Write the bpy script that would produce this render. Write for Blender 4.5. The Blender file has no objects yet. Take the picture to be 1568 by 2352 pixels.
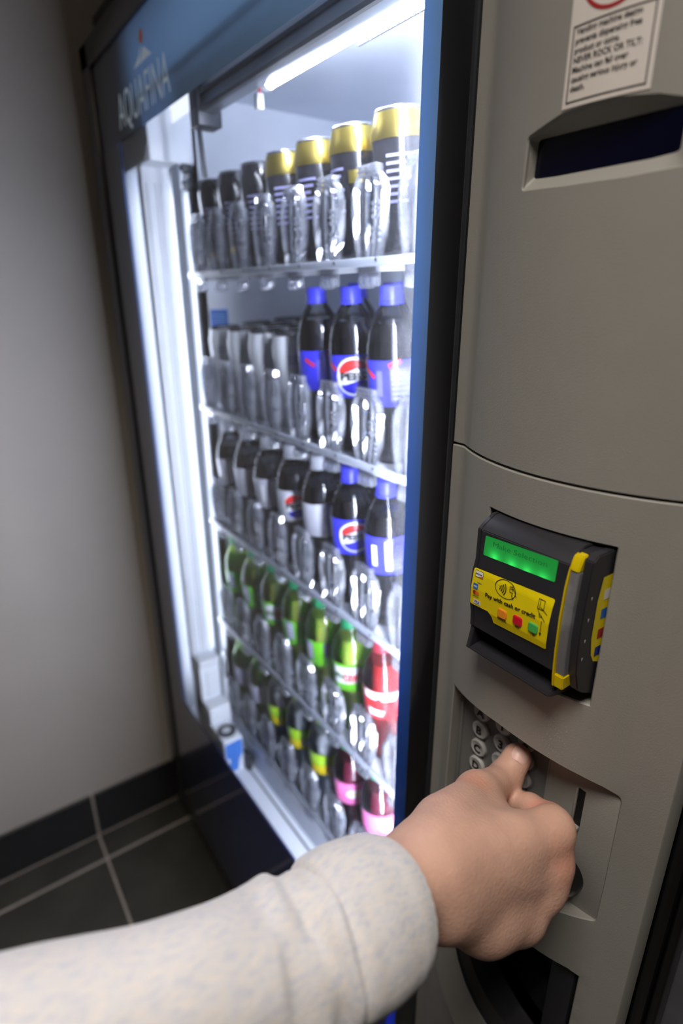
import bpy, bmesh, math, random
import numpy as np
from mathutils import Vector, Matrix
from mathutils.geometry import delaunay_2d_cdt, tessellate_polygon

random.seed(7)
S = bpy.context.scene
COL = S.collection

# ------------------------------------------------------------------ camera, light, exposure
cam_d = bpy.data.cameras.new('camera')
cam = bpy.data.objects.new('camera', cam_d)
COL.objects.link(cam)
YAW, PITCH, ROLL = 0.955313590, 0.355096261, -0.00243687635
F_PX, H_PX = 1333.3, 2352.0
fwd = Vector((-math.sin(YAW) * math.cos(PITCH), math.cos(YAW) * math.cos(PITCH), -math.sin(PITCH)))
rgt0 = Vector((math.cos(YAW), math.sin(YAW), 0)); up0 = rgt0.cross(fwd)
rgt = math.cos(ROLL) * rgt0 + math.sin(ROLL) * up0
upv = rgt.cross(fwd)
cam.matrix_world = Matrix(((rgt.x, upv.x, -fwd.x, 0.0), (rgt.y, upv.y, -fwd.y, -0.38), (rgt.z, upv.z, -fwd.z, 1.50), (0, 0, 0, 1)))
cam_d.sensor_width = 36.0
cam_d.lens = F_PX / H_PX * 36.0
cam_d.clip_start = 0.01
cam_d.dof.use_dof = True
cam_d.dof.focus_distance = 0.475
cam_d.dof.aperture_fstop = 2.9
S.camera = cam

W = bpy.data.worlds.new('world'); S.world = W; W.use_nodes = True
W.node_tree.nodes['Background'].inputs[0].default_value = (1.0, 0.86, 0.70, 1)
W.node_tree.nodes['Background'].inputs[1].default_value = 0.07

LAMP_POWER = 13.2          # ceiling light in the room
TUBE_STRENGTH = 165.0       # light tubes inside the machine
S.view_settings.view_transform = 'Standard'
S.view_settings.look = 'None'
S.view_settings.gamma = 1.0
S.view_settings.use_curve_mapping = False
S.view_settings.exposure = 0.0
S.cycles.transparent_max_bounces = 32
S.cycles.max_bounces = 12
S.cycles.diffuse_bounces = 8
S.cycles.sample_clamp_indirect = 6.0
S.cycles.use_denoising = True
S.cycles.caustics_reflective = False
S.cycles.caustics_refractive = False

# ------------------------------------------------------------------ helpers
def lin(c):
    if isinstance(c, str):
        c = tuple(int(c[i:i + 2], 16) for i in (1, 3, 5))
    out = []
    for v in c[:3]:
        v = v / 255.0
        out.append(v / 12.92 if v <= 0.04045 else ((v + 0.055) / 1.055) ** 2.4)
    return (*out, 1.0)

MATS = {}
def mat(name, col, rough=0.5, metal=0.0, coat=0.0, var=0.05, scale=40.0, bump=0.0, bscale=400.0, spec=0.5, stretch=(1, 1, 1), transl=0.0, emis=None, sss=0.0, sscale=0.006, sradius=(1.0, 0.35, 0.2)):
    """principled material with procedural colour variation and fine relief"""
    m = bpy.data.materials.new(name); MATS[name] = m; m.use_nodes = True
    nt = m.node_tree; N = nt.nodes; L = nt.links
    b = N['Principled BSDF']; out = N['Material Output']
    c = lin(col)
    tc = N.new('ShaderNodeTexCoord'); mp = N.new('ShaderNodeMapping'); mp.inputs['Scale'].default_value = stretch
    L.new(tc.outputs['Object'], mp.inputs[0])
    nz = N.new('ShaderNodeTexNoise'); nz.inputs['Scale'].default_value = scale; nz.inputs['Detail'].default_value = 4
    L.new(mp.outputs[0], nz.inputs['Vector'])
    rp = N.new('ShaderNodeValToRGB')
    rp.color_ramp.elements[0].position = 0.3; rp.color_ramp.elements[1].position = 0.7
    rp.color_ramp.elements[0].color = (*[max(0, v * (1 - var)) for v in c[:3]], 1)
    rp.color_ramp.elements[1].color = (*[min(1, v * (1 + var)) for v in c[:3]], 1)
    L.new(nz.outputs[0], rp.inputs[0])
    L.new(rp.outputs[0], b.inputs['Base Color'])
    b.inputs['Roughness'].default_value = rough; b.inputs['Metallic'].default_value = metal
    b.inputs['Coat Weight'].default_value = coat; b.inputs['Coat Roughness'].default_value = 0.03
    b.inputs['Specular IOR Level'].default_value = spec
    if sss:
        b.inputs['Subsurface Weight'].default_value = sss
        b.inputs['Subsurface Radius'].default_value = sradius; b.inputs['Subsurface Scale'].default_value = sscale
    if bump:
        n2 = N.new('ShaderNodeTexNoise'); n2.inputs['Scale'].default_value = bscale; n2.inputs['Detail'].default_value = 3
        L.new(mp.outputs[0], n2.inputs['Vector'])
        bp = N.new('ShaderNodeBump'); bp.inputs['Strength'].default_value = bump; bp.inputs['Distance'].default_value = 0.002
        L.new(n2.outputs[0], bp.inputs['Height']); L.new(bp.outputs[0], b.inputs['Normal'])
    if emis:
        b.inputs['Emission Color'].default_value = lin(emis[0]); b.inputs['Emission Strength'].default_value = emis[1]
    if transl:
        tr = N.new('ShaderNodeBsdfTranslucent'); L.new(rp.outputs[0], tr.inputs[0])
        mx = N.new('ShaderNodeMixShader'); mx.inputs[0].default_value = transl
        L.new(b.outputs[0], mx.inputs[1]); L.new(tr.outputs[0], mx.inputs[2]); L.new(mx.outputs[0], out.inputs[0])
    return m

def clear_mat(name, tint, gloss=0.12, ior=1.45, rough=0.02, haze=0.0, tint_var=0.03):
    """thin clear sheet: passes light straight through, mirrors by Fresnel"""
    m = bpy.data.materials.new(name); MATS[name] = m; m.use_nodes = True
    nt = m.node_tree; N = nt.nodes; L = nt.links
    for n in list(N):
        if n.type != 'OUTPUT_MATERIAL': N.remove(n)
    out = [n for n in N if n.type == 'OUTPUT_MATERIAL'][0]
    t = N.new('ShaderNodeBsdfTransparent'); g = N.new('ShaderNodeBsdfGlossy'); g.inputs['Roughness'].default_value = rough
    tc = N.new('ShaderNodeTexCoord'); nz = N.new('ShaderNodeTexNoise'); nz.inputs['Scale'].default_value = 25; nz.inputs['Detail'].default_value = 6
    L.new(tc.outputs['Object'], nz.inputs['Vector'])
    rp = N.new('ShaderNodeValToRGB')
    rp.color_ramp.elements[0].color = (*[max(0, v - tint_var) for v in tint], 1); rp.color_ramp.elements[1].color = (*tint, 1)
    L.new(nz.outputs[0], rp.inputs[0]); L.new(rp.outputs[0], t.inputs[0])
    fr = N.new('ShaderNodeFresnel'); fr.inputs['IOR'].default_value = ior
    ad = N.new('ShaderNodeMath'); ad.operation = 'ADD'; ad.use_clamp = True; ad.inputs[1].default_value = gloss
    L.new(fr.outputs[0], ad.inputs[0])
    mx = N.new('ShaderNodeMixShader'); L.new(ad.outputs[0], mx.inputs[0]); L.new(t.outputs[0], mx.inputs[1]); L.new(g.outputs[0], mx.inputs[2])
    last = mx
    if haze:
        d = N.new('ShaderNodeBsdfTranslucent'); d.inputs[0].default_value = (0.9, 0.92, 1, 1)
        d2 = N.new('ShaderNodeBsdfDiffuse'); d2.inputs[0].default_value = (0.9, 0.92, 1, 1)
        md = N.new('ShaderNodeMixShader'); md.inputs[0].default_value = 0.5; L.new(d.outputs[0], md.inputs[1]); L.new(d2.outputs[0], md.inputs[2])
        hr = N.new('ShaderNodeValToRGB'); hr.color_ramp.elements[0].position = 0.45; hr.color_ramp.elements[0].color = (haze * .4,) * 3 + (1,)
        hr.color_ramp.elements[1].position = 0.8; hr.color_ramp.elements[1].color = (haze,) * 3 + (1,)
        L.new(nz.outputs[0], hr.inputs[0])
        m2 = N.new('ShaderNodeMixShader'); L.new(hr.outputs[0], m2.inputs[0]); L.new(mx.outputs[0], m2.inputs[1]); L.new(md.outputs[0], m2.inputs[2])
        last = m2
    L.new(last.outputs[0], out.inputs[0])
    return m

def emit_mat(name, col, strength):
    m = bpy.data.materials.new(name); MATS[name] = m; m.use_nodes = True
    nt = m.node_tree
    for n in list(nt.nodes):
        if n.type != 'OUTPUT_MATERIAL': nt.nodes.remove(n)
    out = [n for n in nt.nodes if n.type == 'OUTPUT_MATERIAL'][0]
    e = nt.nodes.new('ShaderNodeEmission'); e.inputs[0].default_value = lin(col); e.inputs[1].default_value = strength
    nt.links.new(e.outputs[0], out.inputs[0])
    return m

class G:
    """collects polygons with material slots; build() links them as one mesh object"""
    def __init__(self):
        self.v, self.f, self.mi, self.mats = [], [], [], []
    def slot(self, m):
        m = MATS[m] if isinstance(m, str) else m
        if m not in self.mats: self.mats.append(m)
        return self.mats.index(m)
    def add(self, vs, fs, m):
        o = len(self.v); s = self.slot(m)
        self.v += [tuple(p) for p in vs]
        for f in fs:
            self.f.append([o + i for i in f]); self.mi.append(s)
        return self
    def box(self, x0, x1, y0, y1, z0, z1, m, bev=0.0, seg=2):
        bm = bmesh.new()
        bmesh.ops.create_cube(bm, size=1)
        bmesh.ops.scale(bm, vec=(abs(x1 - x0), abs(y1 - y0), abs(z1 - z0)), verts=bm.verts)
        bmesh.ops.translate(bm, vec=((x0 + x1) / 2, (y0 + y1) / 2, (z0 + z1) / 2), verts=bm.verts)
        if bev: bmesh.ops.bevel(bm, geom=bm.edges[:], offset=bev, segments=seg, affect='EDGES', profile=0.5)
        return self.bm(bm, m)
    def bm(self, bm, m, M=None):
        bm.verts.index_update()
        vs = [(M @ v.co) if M else v.co.copy() for v in bm.verts]
        self.add(vs, [[v.index for v in f.verts] for f in bm.faces], m); bm.free()
        return self
    def lathe(self, prof, m, c=(0, 0, 0), seg=28, M=None, cap=True):
        vs, fs = [], []
        n = len(prof)
        for (r, z) in prof:
            for k in range(seg):
                a = 2 * math.pi * k / seg
                p = Vector((r * math.cos(a), r * math.sin(a), z))
                if M: p = M @ p
                vs.append((p.x + c[0], p.y + c[1], p.z + c[2]))
        for i in range(n - 1):
            for k in range(seg):
                k2 = (k + 1) % seg
                fs.append([i * seg + k, i * seg + k2, (i + 1) * seg + k2, (i + 1) * seg + k])
        if cap:
            fs.append(list(range(seg))[::-1]); fs.append([(n - 1) * seg + k for k in range(seg)])
        return self.add(vs, fs, m)
    def tube(self, pts, r, m, seg=8):
        pts = [Vector(p) for p in pts]; vs, fs = [], []
        for i, p in enumerate(pts):
            t = (pts[min(i + 1, len(pts) - 1)] - pts[max(i - 1, 0)]).normalized()
            a = t.orthogonal().normalized(); 
            if abs(t.z) < 0.95: a = t.cross(Vector((0, 0, 1))).normalized()
            b = t.cross(a)
            rr = r[i] if isinstance(r, (list, tuple)) else r
            for k in range(seg):
                w = 2 * math.pi * k / seg
                vs.append(p + a * (rr * math.cos(w)) + b * (rr * math.sin(w)))
        for i in range(len(pts) - 1):
            for k in range(seg):
                k2 = (k + 1) % seg
                fs.append([i * seg + k, i * seg + k2, (i + 1) * seg + k2, (i + 1) * seg + k])
        fs.append(list(range(seg))[::-1]); fs.append([(len(pts) - 1) * seg + k for k in range(seg)])
        return self.add(vs, fs, m)
    def poly(self, pts2, fn, m):
        """filled 2D polygon mapped through fn(u, v) -> point"""
        tris = tessellate_polygon([[Vector((u, v, 0)) for u, v in pts2]])
        fs = []
        for t in tris:
            a, b, c = [Vector(pts2[i]) for i in t]
            cr = (b - a).cross(c - a)
            fs.append(list(t) if cr > 0 else list(t)[::-1])
        return self.add([fn(u, v) for u, v in pts2], fs, m)
    def flat(self, geo, fn, m):
        vs, fs = geo
        return self.add([fn(u, v) for u, v in vs], fs, m)
    def mesh(self, name, smooth=35):
        me = bpy.data.meshes.new(name)
        me.from_pydata([tuple(p) for p in self.v], [], self.f)
        for m in self.mats: me.materials.append(m)
        me.polygons.foreach_set('material_index', self.mi)
        if smooth is not None:
            me.polygons.foreach_set('use_smooth', [True] * len(self.f))
            me.set_sharp_from_angle(angle=math.radians(smooth))
        me.validate(); me.update()
        return me
    def build(self, name, parent=None, smooth=35, loc=None):
        return link(name, self.mesh(name, smooth), parent, loc)

def world_loc(o):
    p = Vector((0, 0, 0))
    while o is not None:
        p += o.location; o = o.parent
    return p

def link(name, data, parent=None, loc=None):
    """loc: world position of the object's origin (default world origin)"""
    o = bpy.data.objects.new(name, data); COL.objects.link(o)
    l = Vector(loc) if loc is not None else Vector((0, 0, 0))
    if parent is not None:
        o.parent = parent; l = l - world_loc(parent)
    o.location = l
    return o

def thing(name, label, cat, loc=(0, 0, 0), group=None):
    o = bpy.data.objects.new(name, None); COL.objects.link(o); o.location = loc; o.empty_display_size = 0.05
    o['label'] = label; o['category'] = cat
    if group: o['group'] = group
    return o
def tag(o, label, cat, group=None):
    o['label'] = label; o['category'] = cat
    if group: o['group'] = group
    return o
def struct(o):
    o['kind'] = 'structure'; return o
def part_label(o, label):
    o['label'] = label; return o

_tc = {}
def text_geo(s, h, bold=0.0, align='CENTER', width=None):
    """flat letter outlines as (verts2d, faces); h = capital height"""
    key = (s, bold)
    if key not in _tc:
        cu = bpy.data.curves.new('lettering', 'FONT'); cu.body = s; cu.resolution_u = 3; cu.offset = bold
        ob = bpy.data.objects.new('lettering', cu); COL.objects.link(ob)
        dg = bpy.context.evaluated_depsgraph_get(); dg.update()
        me = bpy.data.meshes.new_from_object(ob.evaluated_get(dg))
        vs = [(v.co.x, v.co.y) for v in me.vertices]; fs = [list(p.vertices) for p in me.polygons]
        bpy.data.objects.remove(ob); bpy.data.curves.remove(cu); bpy.data.meshes.remove(me)
        _tc[key] = (vs, fs)
    vs, fs = _tc[key]
    k = h / 0.69
    x0 = min(v[0] for v in vs); x1 = max(v[0] for v in vs)
    kx = (width / (x1 - x0)) if width else k
    off = {'CENTER': (x0 + x1) / 2, 'LEFT': x0, 'RIGHT': x1}[align]
    out = [((x - off) * kx, y * k) for x, y in vs]
    fs2 = []
    for f in fs:
        a = sum(out[f[i]][0] * out[f[(i + 1) % len(f)]][1] - out[f[(i + 1) % len(f)]][0] * out[f[i]][1] for i in range(len(f)))
        fs2.append(f if a > 0 else f[::-1])
    return out, fs2

def shift(geo, du, dv): return [(u + du, v + dv) for u, v in geo[0]], geo[1]

def rect(u0, u1, v0, v1): return [(u0, v0), (u1, v0), (u1, v1), (u0, v1)]
def rrect(u0, u1, v0, v1, r, n=5):
    return rounded([(u0, v0), (u1, v0), (u1, v1), (u0, v1)], r, n)
def rounded(pts, r, n=5):
    out = []
    m = len(pts)
    for i in range(m):
        p = Vector(pts[i]); a = Vector(pts[i - 1]) - p; b = Vector(pts[(i + 1) % m]) - p
        rr = r[i] if isinstance(r, (list, tuple)) else r
        rr = min(rr, a.length * 0.45, b.length * 0.45)
        if rr <= 1e-6: out.append(tuple(p)); continue
        a0 = p + a.normalized() * rr; b0 = p + b.normalized() * rr
        for k in range(n + 1):
            t = k / n
            q = a0 * (1 - t) ** 2 + p * 2 * t * (1 - t) + b0 * t * t
            out.append((q.x, q.y))
    return out
def circle(cu, cv, r, n=24, rv=None):
    rv = rv or r
    return [(cu + r * math.cos(2 * math.pi * k / n), cv + rv * math.sin(2 * math.pi * k / n)) for k in range(n)]
def stroke(pts, w):
    """polyline as a list of quads (2D outline polygons)"""
    qs = []
    for a, b in zip(pts[:-1], pts[1:]):
        a, b = Vector(a), Vector(b); d = (b - a)
        if d.length < 1e-9: continue
        d.normalize(); n = Vector((-d.y, d.x)) * w / 2; e = d * w * 0.3
        qs.append([tuple(a - n - e), tuple(b - n + e), tuple(b + n + e), tuple(a + n - e)])
    return qs
def resample(poly, step):
    out = []
    for i in range(len(poly)):
        a = Vector(poly[i]); b = Vector(poly[(i + 1) % len(poly)])
        n = max(1, int(math.ceil((b - a).length / step)))
        for k in range(n): out.append(tuple(a.lerp(b, k / n)))
    return out
def inside(p, poly):
    x, y = p; c = False; n = len(poly); j = n - 1
    for i in range(n):
        xi, yi = poly[i]; xj, yj = poly[j]
        if (yi > y) != (yj > y) and x < (xj - xi) * (y - yi) / (yj - yi) + xi: c = not c
        j = i
    return c
def inset_ring(poly, d):
    n = len(poly); area = sum(poly[i][0] * poly[(i + 1) % n][1] - poly[(i + 1) % n][0] * poly[i][1] for i in range(n))
    sgn = 1 if area > 0 else -1
    out = []
    for i in range(n):
        a = Vector(poly[i - 1]); p = Vector(poly[i]); b = Vector(poly[(i + 1) % n])
        t = (b - a)
        if t.length < 1e-9: out.append(tuple(p)); continue
        t.normalize(); nn = Vector((-t.y, t.x)) * sgn
        out.append(tuple(p + nn * d))
    return out

# ------------------------------------------------------------------ materials
mat('wall_paint', (172, 164, 154), rough=0.55, var=0.03, scale=6, bump=0.08, bscale=250)
mat('ceiling_paint', (215, 212, 205), rough=0.9)
mat('floor_tile', (52, 51, 45), rough=0.42, var=0.30, scale=7, bump=0.08, bscale=60)
mat('base_tile', (33, 33, 34), rough=0.45, var=0.15, scale=9, bump=0.05, bscale=80)
mat('grout', (150, 140, 130), rough=0.9, var=0.12, scale=60, bump=0.2)
mat('gray_plastic', (146, 144, 138), rough=0.5, var=0.02, scale=30, bump=0.10, bscale=900)
mat('gray_plastic_dark', (104, 102, 100), rough=0.5, var=0.03, scale=30, bump=0.06, bscale=900)
mat('keypad_plate', (120, 119, 118), rough=0.42, var=0.02, scale=30, bump=0.05, bscale=900)
mat('key_plastic', (190, 188, 186), rough=0.35, var=0.02)
mat('black_gloss', (16, 16, 18), rough=0.28, var=0.1, coat=0.2)
mat('black_plastic', (40, 40, 45), rough=0.42, var=0.06, bump=0.05, bscale=1200)
mat('black_matte', (14, 14, 15), rough=0.7)
mat('dark_metal', (52, 55, 60), rough=0.4, metal=0.5, var=0.1)
mat('rail_metal', (122, 128, 138), rough=0.35, metal=0.6, var=0.06)
mat('liner_white', (232, 236, 242), rough=0.5, var=0.03, scale=12)
mat('liner_gray', (212, 217, 226), rough=0.5, var=0.03, scale=12)
mat('tray_white', (226, 230, 236), rough=0.38, var=0.03, scale=20)
mat('mast_white', (232, 236, 242), rough=0.35, var=0.02)
mat('diffuser_white', (214, 220, 228), rough=0.5, var=0.02, transl=0.25)
mat('ink', (26, 24, 26), rough=0.6)
mat('paper_white', (222, 214, 208), rough=0.5, var=0.02)
mat('sign_red', (170, 40, 44), rough=0.5)
mat('sign_grey', (150, 150, 152), rough=0.5)
mat('label_yellow', (236, 214, 0), rough=0.4, var=0.03)
mat('guide_yellow', (232, 206, 10), rough=0.3, var=0.03, transl=0.2)
mat('btn_orange', (238, 146, 40), rough=0.35)
mat('btn_red', (205, 20, 45), rough=0.35)
mat('btn_green', (74, 178, 84), rough=0.35)
mat('card_blue', (36, 110, 200), rough=0.4)
mat('card_navy', (30, 45, 140), rough=0.4)
mat('card_white', (232, 230, 226), rough=0.4)
mat('card_orange', (235, 120, 30), rough=0.4)
mat('card_green', (90, 170, 40), rough=0.4)
mat('print_blue_light', (150, 190, 230), rough=0.4)
mat('logo_white', (214, 222, 228), rough=0.4, emis=((170, 190, 205), 0.22))  # glow added to the letters so they stand out from the header
mat('logo_sun', (190, 110, 70), rough=0.4, emis=((200, 120, 80), 0.08))  # faint glow added here as on the letters
mat('sticker_blue', (60, 120, 205), rough=0.4, var=0.05)
mat('wire_red', (190, 50, 60), rough=0.5)
mat('screen_navy', (4, 5, 30), rough=0.16, var=0.1, coat=0.3)
mat('cap_blue', (70, 72, 235), rough=0.35)
mat('cap_grey', (196, 200, 210), rough=0.35)
mat('cap_green', (46, 168, 110), rough=0.35)
mat('cap_lime', (176, 224, 90), rough=0.35)
mat('cap_red', (170, 40, 60), rough=0.35)
mat('label_blue', (58, 58, 232), rough=0.3, coat=0.4)
mat('label_silver', (196, 198, 210), rough=0.3, coat=0.4)
mat('label_green', (112, 205, 40), rough=0.3, coat=0.4)
mat('label_dewdark', (40, 110, 40), rough=0.3, coat=0.4)
mat('label_lime', (176, 226, 40), rough=0.3, coat=0.4)
mat('label_lemon', (244, 220, 10), rough=0.3, coat=0.4)
mat('label_pink', (244, 120, 184), rough=0.3, coat=0.4)
mat('label_red', (196, 40, 44), rough=0.3, coat=0.4)
mat('print_white', (236, 238, 244), rough=0.3, coat=0.3)
mat('print_red', (226, 48, 48), rough=0.3, coat=0.3)
mat('print_black', (24, 26, 30), rough=0.3, coat=0.3)
mat('print_navy', (40, 36, 190), rough=0.3, coat=0.3)
mat('print_lilac', (104, 104, 238), rough=0.3, coat=0.3)
mat('print_pale', (150, 152, 240), rough=0.3, coat=0.3)
mat('print_grey', (150, 150, 190), rough=0.3, coat=0.3)
mat('cola', (34, 31, 33), rough=0.06, coat=0.6, var=0.1)
mat('dew', (196, 232, 96), rough=0.06, coat=0.6, sss=1.0, sscale=0.03, sradius=(0.7, 1.0, 0.3))
mat('dew_dark', (150, 196, 110), rough=0.06, coat=0.6, sss=1.0, sscale=0.03, sradius=(0.7, 1.0, 0.4))
mat('clear_soda', (206, 212, 220), rough=0.06, coat=0.6, sss=1.0, sscale=0.03, sradius=(1, 1, 1))
mat('red_drink', (190, 44, 46), rough=0.06, coat=0.6, sss=0.8, sscale=0.02, sradius=(1, .2, .2))
mat('berry_drink', (120, 36, 60), rough=0.06, coat=0.6, sss=0.6, sscale=0.02, sradius=(1, .2, .3))
mat('can_black', (44, 43, 47), rough=0.22, metal=0.25, coat=0.5, var=0.1)
mat('can_gold', (164, 146, 74), rough=0.3, metal=0.9, var=0.08)
mat('can_white', (222, 226, 232), rough=0.3, metal=0.0, coat=0.4, var=0.04)
mat('can_lid', (190, 194, 202), rough=0.25, metal=0.9)
mat('lid_black', (30, 30, 34), rough=0.3, metal=0.3)
clear_mat('clear_plastic', (0.93, 0.94, 0.97), gloss=0.05, ior=1.45, rough=0.06, haze=0.24)
clear_mat('bottle_pet', (0.92, 0.93, 0.95), gloss=0.02, ior=1.42, rough=0.03)
clear_mat('pane_glass', (0.97, 0.98, 0.98), gloss=0.0, ior=1.45, rough=0.0, haze=0.024)
clear_mat('smoked_flap', (0.35, 0.34, 0.33), gloss=0.0, ior=1.25, rough=0.1)
clear_mat('guide_clear', (0.72, 0.66, 0.55), gloss=0.10, ior=1.4, rough=0.25, haze=0.75)
emit_mat('tube_light', (226, 234, 255), TUBE_STRENGTH)
emit_mat('led_light', (236, 240, 255), 60.0)
emit_mat('added_side_glow', (226, 234, 255), 14.0)
emit_mat('added_shelf_glow', (226, 234, 255), 20.0)
emit_mat('added_header_glow', (226, 234, 255), 1.5)
emit_mat('lamp_light', (255, 234, 210), 2.0)

def print_mat(name, axis, stops, transl):
    """glossy printed film behind glass; its colour runs through several blues along one axis"""
    m = bpy.data.materials.new(name); MATS[name] = m; m.use_nodes = True
    nt = m.node_tree; N = nt.nodes; L = nt.links; b = N['Principled BSDF']; out = N['Material Output']
    tc = N.new('ShaderNodeTexCoord'); sp = N.new('ShaderNodeSeparateXYZ'); L.new(tc.outputs['Object'], sp.inputs[0])
    lo, hi = stops[0][0], stops[-1][0]
    mr = N.new('ShaderNodeMapRange'); mr.inputs['From Min'].default_value = lo; mr.inputs['From Max'].default_value = hi
    L.new(sp.outputs[axis], mr.inputs['Value'])
    nz = N.new('ShaderNodeTexNoise'); nz.inputs['Scale'].default_value = 14; L.new(tc.outputs['Object'], nz.inputs['Vector'])
    ma = N.new('ShaderNodeMath'); ma.operation = 'MULTIPLY_ADD'; ma.inputs[1].default_value = 0.04; L.new(nz.outputs[0], ma.inputs[0]); L.new(mr.outputs[0], ma.inputs[2])
    rp = N.new('ShaderNodeValToRGB'); rp.color_ramp.interpolation = 'EASE'
    e = rp.color_ramp.elements
    while len(e) < len(stops): e.new(0.5)
    for i, (p, c) in enumerate(stops):
        e[i].position = (p - lo) / (hi - lo) + 0.02; e[i].color = lin(c)
    L.new(ma.outputs[0], rp.inputs[0]); L.new(rp.outputs[0], b.inputs['Base Color'])
    b.inputs['Roughness'].default_value = 0.4; b.inputs['Coat Weight'].default_value = 1.0; b.inputs['Coat Roughness'].default_value = 0.02
    tr = N.new('ShaderNodeBsdfTranslucent'); L.new(rp.outputs[0], tr.inputs[0])
    mx = N.new('ShaderNodeMixShader'); mx.inputs[0].default_value = transl
    L.new(b.outputs[0], mx.inputs[1]); L.new(tr.outputs[0], mx.inputs[2]); L.new(mx.outputs[0], out.inputs[0])
    return m
print_mat('header_print', 0, [(-1.36, (44, 44, 52)), (-1.22, (48, 60, 80)), (-1.10, (104, 140, 180)), (-0.85, (124, 166, 206)), (-0.40, (134, 176, 214))], 0.3)
print_mat('left_print', 0, [(-1.36, (40, 40, 46)), (-1.29, (44, 46, 60)), (-1.20, (70, 100, 160))], 0.15)
print_mat('bottom_print', 0, [(-1.36, (8, 8, 16)), (-1.20, (8, 14, 44)), (-0.9, (14, 30, 90)), (-0.36, (14, 34, 104))], 0.05)
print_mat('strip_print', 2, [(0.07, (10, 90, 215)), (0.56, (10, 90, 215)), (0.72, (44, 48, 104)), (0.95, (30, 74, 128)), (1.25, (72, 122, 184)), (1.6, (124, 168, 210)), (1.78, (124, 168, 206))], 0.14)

# ------------------------------------------------------------------ setting
XW = -1.472
g = G().box(XW - 0.1, 4.6, -6.1, 1.1, -0.12, -0.002, 'grout'); floor = struct(g.build('floor'))
tile = G().box(-0.149, 0.149, -0.149, 0.149, -0.012, 0.0005, 'floor_tile', bev=0.0012, seg=1).mesh('floor_tile')
cut = G().box(-0.0435, 0.045, -0.149, 0.149, -0.012, 0.0005, 'floor_tile', bev=0.0012, seg=1).mesh('cut_floor_tile')
for j in range(-9, 2):
    yc = -0.2285 + 0.1525 + 0.305 * j
    link('tile', cut, floor, (XW + 0.0485, yc, 0))
    for i in range(10):
        if yc > 0.0 and i > 0: continue
        link('tile', tile, floor, (-1.373 + 0.1525 + 0.305 * i, yc, 0))
g = G().box(XW - 0.1, XW, -6.1, 1.1, 0.0, 2.7, 'wall_paint'); struct(g.build('wall_left'))
g = G().box(XW - 0.1, 4.6, 1.0, 1.1, 0.0, 2.7, 'wall_paint'); struct(g.build('wall_back'))
g = G().box(2.3, 4.6, -6.1, 1.1, 0.0, 2.7, 'wall_paint'); struct(g.build('wall_right'))
g = G().box(XW - 0.1, 4.6, -6.1, -6.0, 0.0, 2.7, 'wall_paint'); struct(g.build('wall_front'))
g = G().box(XW - 0.1, 4.6, -6.1, 1.1, 2.7, 2.8, 'ceiling_paint'); struct(g.build('ceiling'))
g = G().box(XW, XW + 0.0085, -6.0, 1.0, 0.0, 0.155, 'grout'); bb = struct(g.build('baseboard_left'))
btile = G().box(0, 0.008, -0.149, 0.149, 0.0095, 0.156, 'base_tile', bev=0.0012, seg=1).mesh('base_tile')
for j in range(-19, 4):
    link('tile', btile, bb, (XW + 0.0025, -0.2275 + 0.1525 + 0.305 * j, 0))

# room lamp: a square recessed ceiling panel ahead of the machine
LX, LY = 0.12, -0.72
lamp = thing('ceiling_light', 'square ceiling light panel with white rim ahead of the machine', 'light', (LX, LY, 2.7))
g = G()
for (x0, x1, y0, y1) in ((-.32, .32, -.32, -.30), (-.32, .32, .30, .32), (-.32, -.30, -.30, .30), (.30, .32, -.30, .30)): g.box(LX + x0, LX + x1, LY + y0, LY + y1, 2.685, 2.70, 'mast_white')
g.build('rim', lamp)
G().add([(LX - .3, LY - .3, 2.694), (LX - .3, LY + .3, 2.694), (LX + .3, LY + .3, 2.694), (LX + .3, LY - .3, 2.694)], [(0, 1, 2, 3)], 'lamp_light').build('diffuser', lamp)
ld = bpy.data.lights.new('bulb', 'AREA'); ld.shape = 'SQUARE'; ld.size = 0.58; ld.spread = math.radians(112); ld.energy = LAMP_POWER; ld.color = (1.0, 0.925, 0.84)
lo = bpy.data.objects.new('bulb', ld); COL.objects.link(lo); lo.parent = lamp; lo.location = (0, 0, -0.02)

# ------------------------------------------------------------------ vending machine
VM = thing('vending_machine', 'tall glass-front drink vending machine with blue header and grey control panel', 'vending machine', (-0.75, 0.4, 0))
# cabinet shell
g = G()
g.box(-1.405, -1.13, 0.10, 0.80, 0.06, 1.95, 'black_matte'); g.box(-0.36, -0.13, 0.06, 0.80, 0.06, 1.95, 'black_matte')
g.box(-1.13, -0.36, 0.62, 0.80, 0.06, 1.95, 'black_matte'); g.box(-1.13, -0.36, 0.10, 0.62, 1.84, 1.95, 'black_matte'); g.box(-1.13, -0.36, 0.10, 0.62, 0.06, 0.49, 'black_matte')
g.box(-1.39, -0.14, 0.05, 0.78, 0.0, 0.06, 'black_matte')
g.build('cabinet', VM)
g = G().box(-1.385, -0.15, 0.02, 0.78, 1.955, 2.0, 'black_matte', bev=0.006); g.build('top_cover', VM)
g = G()
g.box(-1.132, -1.125, 0.088, 0.61, 0.49, 1.835, 'liner_white'); g.box(-0.368, -0.36, 0.088, 0.61, 0.49, 1.835, 'liner_white')
g.box(-1.125, -0.368, 0.60, 0.61, 0.49, 1.835, 'liner_gray'); g.box(-1.125, -0.368, 0.088, 0.60, 1.83, 1.838, 'liner_gray'); g.box(-1.125, -0.368, 0.088, 0.60, 0.486, 0.492, 'liner_gray')
g.build('liner', VM)
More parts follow.
